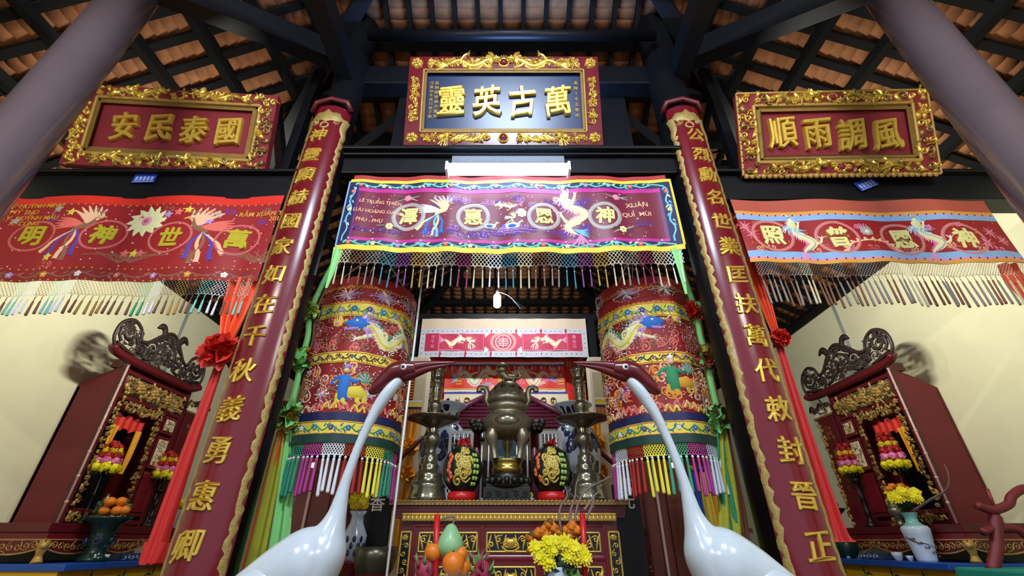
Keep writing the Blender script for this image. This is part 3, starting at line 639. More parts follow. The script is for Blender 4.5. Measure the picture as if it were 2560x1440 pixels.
# a rearing dragon: drawn lying down and turned upright on the cloth
gd.S = lambda u, v, h: S(ud-(v-vc), vc+(u-ud), h)
dragon(gd, ud, vc+.01, .46, 1, DB, .006, .19, .15, 1.5, .9)
for k in range(6): gd.S = S; gd.stroke([(ud-.02, vc-.13), (ud+.03, vc-.15-.006*k), (ud+.1, vc-.13-.018*k)], (.014, .02, .004), 't_sky', .005, 3)
gd.S = S; gd.star(Xat(1390, 496, YB), V(494), .04, 9, 't_cream', .004, .5); gd.disc(Xat(1390, 496, YB), V(494), .018, 't_pink', .007)
gd.build('dragon_embroidered_pattern', t)
um = (cxs[1]+cxs[2])/2
dragon(g, um, vc+.11, .2, -1, DB, .004, .08, .13, 1, 1); phoenix(g, um+.03, vc-.03, .09, 1, dict(PH, body='t_white', tail='t_cream', wing='t_cream'))
for u, v, a in ((um-.16, vc-.09, .07), (um+.03, vc-.1, .085)):
    g.disc(u, v, a*.8, 't_white', .004, 12, a*.35); g.disc(u, v-.003, a*.5, 't_blue', .006, 10, a*.26); g.stroke([(u+a*.5, v), (u+a*.9, v+a*.5), (u+a*1.15, v+a*.4)], (.02, .008), 't_white', .005); g.stroke([(u-a*.6, v), (u-a*1.1, v+a*.3)], (.025, .004), 't_blue', .005, 1)
for k in range(5): g.stroke([(um-.3+.02*k, vc-.125-.012*k), (um-.1, vc-.135-.012*k), (um+.1, vc-.12-.014*k), (um+.27-.03*k, vc-.13-.012*k)], .006, 't_lilac' if k % 2 else 't_violet', .003)
g.flower(um+.11, vc+.03, .05, 't_white', 't_cream', 7)
for u, v, c in ((cxs[0]-.03, V(492), 't_pink'), (cxs[0]-.15, V(562), 't_cream'), (cxs[3]+.12, V(492), 't_pink'), (cxs[3]+.14, V(570), 't_cream')):
    for k in range(9):
        a = rnd.uniform(-.5, .5)+(PI if k % 2 else 0); g.stroke([(u, v), (u+.05*math.cos(a), v+.03*math.sin(a)), (u+.11*math.cos(a), v+.1*math.sin(a))], (.022, .004), 't_dark' if k % 3 else 't_grey', .003, 3)
    g.flower(u, v, .036, c, 't_yellow', 6)
for i in range(70):
    u, v = rnd.uniform(cxs[0]+.16, cxs[3]-.15), vc+rnd.choice((1, -1))*rnd.uniform(.1, .2)
    if any((u-c)**2+(v-vc)**2 < .16**2 for c in cxs): continue
    cloud(g, u, v, .046, rnd.choice(('t_violet', 't_lilac', 't_violet')), .003, rnd.choice((1, -1)))
dots(g, ia+.1, V(590), ib-.1, V(484), 130, 'sequin', .0055, .004, rnd)
dotline(g, [(ia, V(596)), (ib, V(596))], .2, 'sequin', .01, .006)
g.build('embroidered_pattern', t, 'embroidered phoenix, birds and clouds')
g = MB(S)
for txt, px, py, c, sz in (('LÊ TRUNG THIỆN', 952, 505, 't_peach', .05), ('LƯU HOÀNG OANH', 946, 527, 't_peach', .05), ('PHU   PHỤ', 924, 551, 't_peach', .052), ('ĐỒNG PHỤNG CÚNG', 944, 573, 't_violet', .046)):
    q = MB(S); q.text(txt, Xat(px, py, YB), V(py), sz, c, .004, .012, 0, -.05, .92); q.build('lettering', t)
for txt, px, py, c, sz in (('XUÂN', 1592, 509, 't_peach', .066), ('QUÍ  MÙI', 1592, 533, 't_peach', .06), ('2003', 1611, 557, 't_violet', .066)):
    q = MB(S); q.text(txt, Xat(px, py, YB), V(py), sz, c, .004, .014, 0, .06, 1.05); q.build('lettering', t)
us = [x0+.05+(x1-x0-.1)*i/45 for i in range(46)]
fringe(t, lambda u, v, h: S(u, v, h), us, 0, .125, .19, ['tas_cream', 'tas_brown', 'tas_grey', 'tas_teal', 'tas_violet', 'tas_gold', 'tas_cream', 'tas_grey', 'tas_plum', 'tas_cream', 'tas_white', 'tas_teal'], .0075, .03, .0055)

# ---- side banners
def side_banner(sx, label, Y, xa, xb, pt, pb, kind):
    zt, zb = zy(pt, Y), zy(pb, Y); H = zt-zb; seed = 3 if sx < 0 else 9
    rip = lambda u, v: .014*math.sin(u*7+v*3)+.008*math.sin(u*19+2)*(1-v/H)
    t = thing('bay_banner', label, 'banner', ((xa+xb)/2, Y, zb))
    S = plane((0, Y, zb), (1, 0, 0), (0, 0, 1), rip); V = lambda py: zy(py, Y)-zb; X = lambda px, py: P(px, py, Y).x
    rnd = random.Random(seed); NU = 70; e = .002
    m = MB(S); m.rect(xa, 0, xb, H*(.9 if kind == 0 else .8), 'silkred' if kind == 0 else 'scarlet' if 0 else 'silkred', 0, NU, 8, .004); m.build('cloth', t)
    m = MB(S); m.rect(xa, H*(.89 if kind == 0 else .79), xb, H, 'scarlet' if kind == 0 else 'salmon', .0, NU, 2, .003); m.build('top_hem', t)
    g = MB(S); b = MB(S)
    if kind == 0:
        b.S = lambda u, v, h: S(u, v, h+.001)
        b.rect(xa, 0, xb, H*.125, 'silkdark', .0, NU, 1)
        for v in (H*.885, H*.13, H*.01): dotline(b, [(xa, v), (xb, v)], .06, 't_gold', .008, .004)
        vine(b, xa+.05, H*.065, xb-.05, H*.065, .035, 't_brown', ['t_white', 't_rose', 't_lilac', 't_gold'], .28, .003, .012, .03, 7)
        b.build('lower_border', t)
        cs = [(78, 588), (258, 587), (426, 593), (592, 597)]
        for i, (px, py) in enumerate(cs):
            u, v = X(px, py), V(py)
            q = MB(S); q.ring(u, v, .175, .02, 't_rose', .005, 30, .145); q.build('ring', t)
            q = MB(S); q.text('明神世萬'[i], u, v, .2, 't_chary', .007, .012, 0, 0, 1.0, 0, .03, .022); q.build('character', t)
        PH = dict(body='t_brown', head='t_peach', wing='t_peach', wing2='t_coral', tail='t_violet', tail2='t_peach', tail3='t_brown')
        phoenix(g, X(196, 575), V(572), .3, 1, PH); phoenix(g, X(508, 580), V(578), .31, -1, PH)
        u, v = X(368, 548), V(552)
        for k in range(13):
            a = -.5+k*.52; g.stroke([(u, v), (u+.1*math.cos(a), v+.08*math.sin(a)), (u+.17*math.cos(a+.15), v+.16*math.sin(a+.15))], (.05, .075, .006), 't_cream', .005, 2)
        g.disc(u, v, .055, 't_pink', .008, 10); g.disc(u, v, .03, 't_rose', .01, 8)
        for i in range(26):
            u, v = rnd.uniform(xa+.2, xb-.1), rnd.choice((rnd.uniform(H*.17, H*.32), rnd.uniform(H*.65, H*.85)))
            g.star(u, v, .045, 5, rnd.choice(('t_coral', 't_rose', 't_yellow', 't_lilac', 't_white', 't_grey')), .004, .5) if i % 2 else cloud(g, u, v, .05, rnd.choice(('t_rose', 't_brown', 't_violet')), .003, rnd.choice((1, -1)))
        for i in range(4):
            u = X((300, 640, 660, 330)[i], 640); v = H*.2
            for k in range(7): g.stroke([(u, v), (u+.1*(k-3)*.5, v+.07), (u+.1*(k-3), v+.13-.02*abs(k-3))], .01, 't_brown', .003, 2)
        dots(g, xa, H*.14, xb, H*.87, 130, 'sequin', .0055, .004, rnd)
        g.build('embroidered_pattern', t)
        for txt, px, py in (('Đ. V. HUỲNH MINH', 85, 512), ('MỸ THO', 62, 527), ('Đ.V. HUỲNH MẪU', 75, 541), ('K. CÚNG', 60, 556), ('RẰM XUÂN TÂN MÃO', 690, 532), ('2011', 692, 548)):
            q = MB(S); q.text(txt, X(px, py), V(py), .062, 't_gold', .004, .012); q.build('lettering', t)
        us = [xa+.05+(xb-xa-.1)*i/53 for i in range(54)]
        fringe(t, S, us, 0, .13, .15, ['tas_gold', 'tas_brown', 'tas_brown', 'tas_green', 'tas_white', 'tas_brown', 'tas_gold', 'tas_brown', 'tas_mint', 'tas_white', 'tas_brown', 'tas_mint', 'tas_white', 'tas_brown', 'tas_gold'], .010, .04, .003, 0)
    else:
        for v0, v1, c in ((.75, .80, 'goldtrim'), (.735, .75, 't_pink'), (.655, .735, 'skyblue'), (.0, .05, 'goldtrim'), (.05, .075, 't_pink'), (.075, .165, 'skyblue')): b.rect(xa, H*v0, xb, H*v1, c, e, NU, 1)
        dotline(b, [(xa, H*.745), (xb, H*.745)], .07, 'navy', .009, .005); dotline(b, [(xa, H*.062), (xb, H*.062)], .07, 'navy', .009, .005)
        b.build('striped_border', t, 'blue, pink and gold striped border')
        for i, (px, py) in enumerate(((1932, 588), (2094, 594), (2258, 597), (2410, 598))):
            u, v = X(px, py), V(py)
            q = MB(S); q.ring(u, v, .165, .026, 'ringpink', .005, 30, .15); q.build('ring', t)
            q = MB(S); q.text('照普恩神'[i], u, v, .2, 't_char', .007, .012, 0, 0, .95, 0, .03, .022); q.build('character', t)
        DS = dict(body='t_cream', belly='t_grey', mane='t_sky', face='t_cream', fin='t_pink', claw='t_white')
        for px in (2014, 2332): 
            gd = MB(); uu, vv = X(px, 595), V(598)
            gd.S = lambda u, v, h, uu=uu, vv=vv: S(uu-(v-vv), vv+(u-uu), h)
            dragon(gd, uu, vv, .3, 1, DS, .006, .25, .19, 1.1, 1.1); gd.build('dragon_embroidered_pattern', t)
        u, v = X(2164, 580), V(582); pearl(g, u, v, .05, .005, 't_grey', 't_cream')
        u, v = X(2187, 632), H*.18
        for k in range(12): a = PI*k/11; g.stroke([(u+.2*math.cos(a), v+.1*math.sin(a)), (u+.245*math.cos(a), v+.13*math.sin(a))], (.04, .01), 't_peach', .004, 1)
        g.stroke([(u-.2, v), (u-.15, v+.07), (u, v+.1), (u+.15, v+.07), (u+.2, v)], .014, 't_peach', .004)
        for i in range(20):
            uu, vv = rnd.uniform(xa+.1, xb-.1), rnd.choice((rnd.uniform(H*.2, H*.27), rnd.uniform(H*.55, H*.63)))
            cloud(g, uu, vv, .04, rnd.choice(('t_pink', 't_rose', 't_peach')), .003, rnd.choice((1, -1)))
        for px in (1868, 1880, 2455, 2500, 2480):
            uu, vv = X(px, 590), H*rnd.uniform(.25, .55)
            for k in range(9): a = k*.7; g.stroke([(uu, vv), (uu+.06*math.cos(a), vv+.06*math.sin(a))], (.02, .004), 't_pink' if k % 2 else 't_rose', .004, 1)
        dots(g, xa, H*.18, xb, H*.64, 70, 't_orange', .006, .004, rnd)
        g.build('embroidered_pattern', t)
        us = [xa+.05+(xb-xa-.08)*i/49 for i in range(50)]
        fringe(t, S, us, 0, .12, .25, ['tas_grey', 'tas_grey', 'tas_brown', 'tas_grey', 'tas_cream', 'tas_brown', 'tas_brown', 'tas_grey', 'tas_brown'], .009, .04, .0035, 0)
    return t
side_banner(-1, 'red banner with yellow characters and phoenixes hanging in the left side bay', 2.91, -4.6, -1.97, 491, 702, 0)
side_banner(1, 'red banner with blue striped borders hanging in the right side bay', 2.91, 1.88, 4.08, 500, 657, 1)

# ---- the lamp over the middle banner
t = thing('fluorescent_lamp', 'glowing white fluorescent lamp fixed under the lintel above the purple banner', 'lamp', (0, 2.85, zy(445, 2.85)))
xa, xb = Xat(1122, 428, 2.85), Xat(1418, 428, 2.85)
za, zc = zy(446, 2.85), zy(416, 2.85)
m = MB(); m.box(((xa+xb)/2, 2.875, zc+.0), (xb-xa+.05, .1, .03), 'white'); m.build('housing', t)
m = MB()
prof = [(-.05, .0), (-.052, -.04), (-.035, -.085), (0, -.1), (.035, -.085), (.05, -.04), (.048, 0)]
pts = [(xa, 2.84+y, zc-.02+z*.8) for y, z in prof]; n = len(pts)
m.add(pts+[(xb, p[1], p[2]) for p in pts], [(i, i+1, n+i+1, n+i) for i in range(n-1)]+[tuple(range(n)), tuple(range(2*n-1, n-1, -1))], 'tube', False); m.build('tube', t)
m = MB()
for x in (xa-.012, xb+.012): m.box((x, 2.84, zc-.055), (.022, .12, .1), 'white')
m.build('end_cap', t)
# pale board between lintel and lamp
m = MB().box(((xa+xb)/2, 2.905, (zy(411, 2.9)+zy(384, 2.9))/2), (xb-xa-.02, .02, zy(384, 2.9)-zy(411, 2.9)), 'palegrey'); m.build('pale_board', t)
# ------------------------------------------------------------------ cylindrical canopies
def canopy(sx, label, cx, mot):
    Yc, Rr = 3.72, .42; c = (cx, Yc, 0); yn = Yc-Rr*.95
    zt, zb = zy(692, 3.3), zy(1104, 3.3)
    S = cylmap(c, Rr)
    def hit(px, py):
        d = P(px, py, 1)-Vector((0, 0, CAMZ)); a = d.x**2+d.y**2; b = -2*(d.x*cx+d.y*Yc); k = cx*cx+Yc*Yc-Rr*Rr
        s = (-b-math.sqrt(max(b*b-4*a*k, 0)))/(2*a); p = Vector((0, 0, CAMZ))+d*s
        return Rr*math.atan2(p.x-cx, -(p.y-Yc)), p.z
    t = thing('hanging_canopy', label, 'canopy', (cx, Yc, zb))
    uf = math.atan2(-cx, Yc)*Rr; full = PI*Rr
    Z = lambda py: zy(py, 3.3)
    rip = lambda u, z: .006*math.sin(u*17)+.004*math.sin(u*41+z*3)
    Sr = lambda u, v, h: S(u, v, h+rip(u, v))
    def band(nm, p0, p1, mat, dh=0, lab=None):
        m = MB(Sr); z0, z1 = Z(p1), Z(p0)
        m.grid(lambda a, b: Sr(full*(2*a-1), z0+(z1-z0)*b, dh), 72, 3, mat); return m.build(nm, t, lab)
    m = MB(S); m.grid(lambda a, b: S(full*(2*a-1), zt, -Rr*b*.999), 48, 2, 'hemred'); m.build('top', t)
    band('upper_hem', 691, 716, 'hemred', .002)
    band('red_panel', 714, 757, 'silkred'); band('flower_band', 755, 790, 'yellowband', .006, 'yellow flower band'); band('dragon_panel', 788, 880, 'silkdark')
    band('flower_band', 878, 906, 'yellowband', .006, 'yellow flower band'); band('figure_panel', 904, 1032, 'silkdark'); band('navy_band', 1030, 1053, 'navy', .004, 'navy band')
    band('flower_band', 1051, 1086, 'yellowband', .006, 'yellow flower band'); band('flounce', 1084, 1106, 'dgreen', .012, 'dark green pleated flounce')
    rnd = random.Random(21 if sx < 0 else 22); e = 2.2
    K = lambda d: (lambda u, v, h: Sr(u, v, h+d))
    ua, ub = uf-Rr*1.5, uf+Rr*1.5
    g = MB(K(.003))
    for py, a in ((717, .016), (754, .010)):
        n = 60; g.stroke([(ua+(ub-ua)*i/n, Z(py)+a*(1 if i % 2 else -1)*.8) for i in range(n+1)], .011, 't_orange', .004, 3)
        for i in range(26): swirl(g, ua+(ub-ua)*(i+.5)/26, Z(py), a*.9, 't_orange', .004, 1 if i % 2 else -1)
    for (px, py) in mot['sprays']:
        u, v = hit(px, py)
        for k in range(12):
            a = k*.53; g.stroke([(u, v), (u+.05*math.cos(a), v+.035*math.sin(a)), (u+(.10+.05*(k % 3 == 0))*math.cos(a+.2), v+.06*math.sin(a+.2))], (.032, .007), rnd.choice(('t_grey', 't_lilac', 't_dark', 't_peach', 't_grey')), .005, 2)
        g.stroke([(u-.03, v+.06), (u, v), (u+.04, v-.06)], .016, 't_white', .006, 1)
        for k in range(26): a = k*.2417; q = rnd.uniform(.8, 1.1); g.disc(u+.12*q*math.cos(a), v+.075*q*math.sin(a), .006, 'sequin', .005, 5)
    g.build('upper_embroidered_pattern', t)
    for py0, py1, fl, vm in ((757, 788, ['t_blue', 't_violet', 't_blue', 't_lilac'], 't_green'), (881, 904, ['t_rose', 't_coral', 't_blue', 't_rose'], 't_dark'), (1053, 1084, ['t_violet', 't_blue', 't_white', 't_blue'], 't_green')):
        q = MB(K(.009)); v = (Z(py0)+Z(py1))/2; a = (Z(py0)-Z(py1))*.42
        vine(q, ua, v, ub, v, a, vm, fl, .12 if py0 != 881 else .09, .003, .008, a*.55 if py0 != 881 else a*.35, py0)
        for s_ in (1, -1): q.stroke([(ua+(ub-ua)*i/40, v+s_*a*1.15+.003*(i % 2)) for i in range(41)], .006, 't_orange', .003, 1)
        dots(q, ua, v-a*.8, ub, v+a*.8, 16, 'sequin', .006, .005, rnd); q.build('vine_embroidered_pattern', t)
    g = MB(K(.003)); m = mot
    for i in range(80):
        u, v = rnd.uniform(ua, ub), rnd.uniform(Z(874), Z(794)); swirl(g, u, v, rnd.uniform(.03, .046), rnd.choice(('t_rose', 't_brown', 't_rose', 't_coral')), .004, rnd.choice((1, -1)), rnd.uniform(0, 6), .013)
    u, v = hit(*m['pearl']); pearl(g, u, v, .045, .006)
    u, v = hit(*m['dragon']); f = m['f']
    D = dict(body='t_cream', belly='t_yellow', mane='t_lilac', face='t_blue', fin='t_green', claw='t_white')
    dragon(g, u, v, .62, f, D, .008, .13, .145, 1.6, 1.05)
    for k in (.0, .012): g.poly([(u+f*.2, v+.075+k), (u+f*.26, v+.1), (u+f*.34, v+.09+k), (u+f*.33, v+.05), (u+f*.25, v+.05)], 't_blue', .012)
    for k in range(3): swirl(g, u-f*(.02+.05*k), v+.03*math.sin(k*2), .026, 't_lilac', .008, 1 if k % 2 else -1, k)
    N = 70
    for i in range(N):
        s_ = i/N; uu = u+f*.62*(.42-.86*s_); vv = v+.13*.62*math.sin(1.6*2*PI*s_+.6)
        for o in (.075, -.075): g.disc(uu+rnd.uniform(-.008, .008), vv+o*rnd.uniform(.95, 1.3), .0058, 'sequin', .004, 5)
    dots(g, ua, Z(876), ub, Z(792), 190, 'sequin', .0055, .005, rnd); g.build('dragon_embroidered_pattern', t)
    g = MB(K(.003))
    for i in range(20):
        u, v = ua+(ub-ua)*(i+rnd.uniform(.2, .8))/20, Z(1018)+rnd.uniform(-.01, .02); c_ = rnd.choice(('t_coral', 't_peach', 't_rose', 't_yellow'))
        g.stroke([(u-.05, v-.02), (u-.02, v+.03), (u+.01, v-.02), (u+.04, v+.025), (u+.06, v-.02)], .018, c_, .006, 4)
    for i in range(80):
        u, v = rnd.uniform(ua, ub), rnd.uniform(Z(995), Z(912)); swirl(g, u, v, rnd.uniform(.034, .05), rnd.choice(('t_orange', 't_rose', 't_peach', 't_orange', 't_brown')), .005, rnd.choice((1, -1)), rnd.uniform(0, 6), .015)
    for px, py in m['blooms']:
        u, v = hit(px, py)
        for k in range(8): a = k*PI/4; g.stroke([(u, v), (u+.065*math.cos(a), v+.05*math.sin(a))], (.026, .006), rnd.choice(('t_grey', 't_white', 't_lilac')), .006, 1)
    u, v = hit(*m['rider']); r_ = m['robe']; f = m['rf']
    for dx, dy in ((-.09, -.12), (-.04, -.13), (.06, -.12), (.11, -.11)): g.stroke([(u+f*(dx+.06), v-.05), (u+f*(dx+.05), v+dy+.02), (u+f*(dx+.08), v+dy)], (.045, .02), m['beast'], .008, 2)
    g.poly([(u-f*.04, v-.08), (u+f*.15, v-.085), (u+f*.19, v-.03), (u+f*.12, v+.02), (u-f*.02, v-.0)], m['beast'], .012)
    for k in range(11): a = .2+k*.27; g.stroke([(u+f*.14, v+.05), (u+f*(.14+.045*math.cos(a)), v+.05+.05*math.sin(a)), (u+f*(.14+.08*math.cos(a+.2)), v+.05+.085*math.sin(a+.2))], (.03, .006), 't_grey' if k % 2 else 't_green', .007, 2)
    g.poly([(u-.035, v-.1), (u+.04, v-.105), (u+.045, v+.02), (u+.035, v+.1), (u-.03, v+.1), (u-.05, v+.02)], r_, .016)
    g.stroke([(u, v+.08), (u-f*.07, v+.07), (u-f*.11, v+.02)], (.04, .035, .02), r_, .018); g.stroke([(u, v+.08), (u+f*.07, v+.05), (u+f*.11, v+.06)], (.04, .035, .02), r_, .018)
    g.disc(u+f*.0, v+.128, .026, 't_peach', .02, 8); g.poly([(u-.03, v+.145), (u+.03, v+.145), (u+.018, v+.185), (u-.018, v+.18)], m['hat'], .02)
    u, v = hit(*m['other'])
    for k in range(7): a = k*.9; g.stroke([(u, v), (u+.05*math.cos(a), v+.04*math.sin(a)), (u+.09*math.cos(a+.4), v+.08*math.sin(a+.4))], (.035, .006), ('t_coral', 't_violet', 't_grey')[k % 3], .008, 2)
    dots(g, ua, Z(1028), ub, Z(908), 260, 'sequin', .0062, .006, rnd); g.build('figure_embroidered_pattern', t)
    ring = [uf-Rr*1.45+2*Rr*1.45*i/31 for i in range(32)]
    fringe(t, Sr, ring, Z(1106), .085, .25, mot['cols'], .013, .0, .006, 1, .01, 4)
    m = MB()
    for a in (.3, 2.3, 4.3): m.tube([(cx+Rr*.98*math.cos(a), Yc+Rr*.98*math.sin(a), zt), (cx+.02*math.cos(a), Yc+.02*math.sin(a), zt+.55)], .004, 'white', 5)
    m.tube([(cx, Yc, zt+.53), (cx, Yc, zroof(cx, Yc)-.1)], .005, 'white', 5); m.build('hanging_cord', t)
canopy(-1, 'red embroidered cylindrical canopy hanging behind the left crane', -1.35, dict(sprays=[(868, 735), (965, 745), (800, 740), (1018, 765)], pearl=(845, 808), dragon=(982, 850), f=-1, rider=(860, 968), robe='t_blue', rf=1, beast='t_yellow', hat='t_lilac', other=(955, 960), blooms=[(803, 985), (920, 985), (990, 995)],
       cols=['tas_yellow', 'tas_green', 'tas_magenta', 'tas_white', 'tas_red', 'tas_yellow', 'tas_green', 'tas_magenta']))
canopy(1, 'red embroidered cylindrical canopy hanging behind the right crane', 1.235, dict(sprays=[(1565, 735), (1660, 722), (1495, 765)], pearl=(1690, 798), dragon=(1543, 846), f=1, rider=(1682, 945), robe='t_green', rf=1, beast='t_gold', hat='t_white', other=(1560, 985), blooms=[(1520, 975), (1735, 965), (1590, 930)],
       cols=['tas_magenta', 'tas_white', 'tas_red', 'tas_yellow', 'tas_green', 'tas_magenta', 'tas_white', 'tas_red', 'tas_yellow', 'tas_green']))

# ------------------------------------------------------------------ ribbon garlands and sashes
def sash(m, pts, wds, mat, folds=4, amp=.02, nu=14, nv=24, thick=.35):
    "hanging cloth along a polyline of points, widths per point, with folds"
    q = cr([(*p, w_) for p, w_ in zip(pts, wds)], max(2, nv//max(1, len(pts)-1))); n = len(q)
    def fn(a, b):
        i = min(int(b*(n-1)+.5), n-1); x, y, z, wd = q[i]; s_ = a*2-1
        return Vector((x+wd/2*s_, y+amp*min(1, wd/.12)*math.sin(s_*folds*2.2+b*2)-thick*wd*.25*(1-s_*s_), z))
    return m.grid(fn, nu, n-1, mat)
def rosette(m, c, r, mats, n=16, seed=1):
    rnd = random.Random(seed); c = Vector(c)
    for i in range(n):
        d = Vector((rnd.gauss(0, 1), rnd.gauss(0, 1)-.5, rnd.gauss(0, 1))).normalized(); ctr = c+d*r*.52
        u = d.orthogonal().normalized(); v_ = d.cross(u); ph = rnd.uniform(0, 6); q = r*rnd.uniform(.5, .75)
        m.grid(lambda a, b: ctr+(u*math.cos(a*2*PI)+v_*math.sin(a*2*PI))*q*b*(1+.25*math.sin(a*2*PI*5+ph))+d*q*(.42*b*b+.22*b*math.sin(a*2*PI*6+ph)), 18, 3, mats[i % len(mats)])
    return m.ball(c, r*.5, mats[0], 8, 6)
def garland(sx, label, pts_up, ros, sash_px, Y):
    t = thing('ribbon_garland', label, 'garland', P(ros[-1][0], 1440, Y)-Vector((0, 0, .5)))
    m = MB(); up = [P(a, b, Y) for a, b in pts_up]
    m.tube(cr(up, 5), .024, 'lime', 8); m.build('ribbon_roll', t, 'pale green rolled ribbon')
    m = MB(); m.tube([p+Vector((.035, .03, 0)) for p in cr(up, 4)], .014, 'brownsilk', 6); m.build('ribbon_roll', t, 'brown rolled ribbon')
    for i, (px, py, r, mats) in enumerate(ros):
        m = MB(); rosette(m, P(px, py, Y-.03), r, mats, 16, i+3*(sx+2)); m.build('rosette', t, '%s rosette' % ('red and green', 'green and red', 'brown and green')[i % 3])
    for nm, mat, tp in sash_px:
        m = MB(); p = [P(a, b, Y) for a, b, w_ in tp]
        if p[-1].z > .35:
            k = p[-1].copy(); k.z = .45; p.append(k); tp = tp+[(0, 0, tp[-1][2])]
        sash(m, p, [w_ for _, _, w_ in tp], mat, 3, .018); m.build('sash', t, nm)
garland(-1, 'green and olive ribbon garland with rosettes beside the left column', [(852, 628), (812, 700), (777, 778), (770, 840), (757, 890), (742, 960), (722, 1040), (718, 1060)],
        [(772, 778, .085, ['lime', 'brownsilk', 'olive']), (752, 897, .1, ['lime', 'sashred', 'olive', 'lime']), (718, 1042, .115, ['brownsilk', 'lime', 'olive', 'lime'])],
        [('olive yellow sash', 'olive', [(706, 1062, .04), (690, 1150, .12), (664, 1280, .15), (634, 1420, .17)]), ('brown sash', 'brownsilk', [(714, 1062, .02), (702, 1150, .04), (680, 1280, .05), (655, 1420, .05)]), ('light green sash', 'lime', [(722, 1062, .04), (716, 1150, .11), (702, 1280, .14), (682, 1420, .16)]), ('orange sash', 'sashorange', [(745, 960, .02), (700, 1080, .05), (692, 1115, .06)])], 3.42)
garland(1, 'green and red ribbon garland with rosettes beside the right column', [(1692, 625), (1712, 700), (1738, 775), (1750, 840), (1764, 890), (1780, 970), (1798, 1045), (1800, 1060)],
        [(1738, 775, .085, ['scarlet', 'sashred', 'lime']), (1766, 893, .1, ['brownsilk', 'lime', 'sashred', 'olive']), (1799, 1045, .1, ['lime', 'brownsilk', 'lime'])],
        [('olive yellow sash', 'olive', [(1806, 1062, .05), (1812, 1150, .12), (1826, 1280, .16), (1838, 1430, .18)]), ('dark green sash', 't_green', [(1796, 1062, .05), (1800, 1140, .10), (1806, 1190, .12)]), ('brown sash', 'brownsilk', [(1818, 1062, .02), (1832, 1150, .04), (1856, 1280, .06), (1876, 1430, .06)])], 3.42)
# pale green cloth tails at the banner's lower corners
for lab, px, pts in (('pale cloth tail tied at the left lower corner of the purple banner', 850, [(848, 618), (835, 660), (815, 720)]), ('pale green cloth tail tied at the right lower corner of the purple banner', 1692, [(1690, 620), (1700, 660), (1716, 735)])):
    m = MB(); sash(m, [P(a, b, 2.955) for a, b in pts], [.09, .06, .02], 'lime', 3, .012, 8, 10); o = m.build('cloth_tail', None, lab, 'cloth')
def red_sash(label, X, Y, tops, zr, r):
    t = thing('red_drape_swag', label, 'sash', (X, Y, 1.0))
    m = MB(); sash(m, [(X-.03, Y, tops), (X-.02, Y, tops-.3), (X, Y, zr+.05)], [.27, .2, .06], 'sashorange', 5, .03, 22, 16); m.build('upper_drape', t, 'translucent orange red upper drape')
    m = MB(); rosette(m, (X, Y-.03, zr), r, ['sashred', 'scarlet'], 20, 5); m.build('rosette', t)
    m = MB(); sash(m, [(X, Y, zr-.05), (X-.01, Y, zr-.65), (X-.01, Y, zr-1.25), (X-.0, Y, 1.0)], [.06, .09, .13, .19], 'sashred', 3, .02, 12, 24); m.build('tail', t)
Ys = 2.96
red_sash('red sash with a bunched rosette hanging left of the left column', P(560, 880, Ys).x+.0, Ys, zy(700, Ys), zy(886, Ys), .125)
red_sash('red sash mostly hidden behind the right column', 2.06, 3.16, SB0, zy(850, 3.16), .07)
m = MB(); sash(m, [P(2515, 660, 3.0), P(2540, 700, 3.0), P(2600, 760, 3.0), P(2660, 860, 3.0)], [.16, .18, .2, .2], 'sashorange', 3, .02, 10, 14); m.build('red_ribbon', None, 'red ribbon tail hanging at the right end of the right banner', 'ribbon')

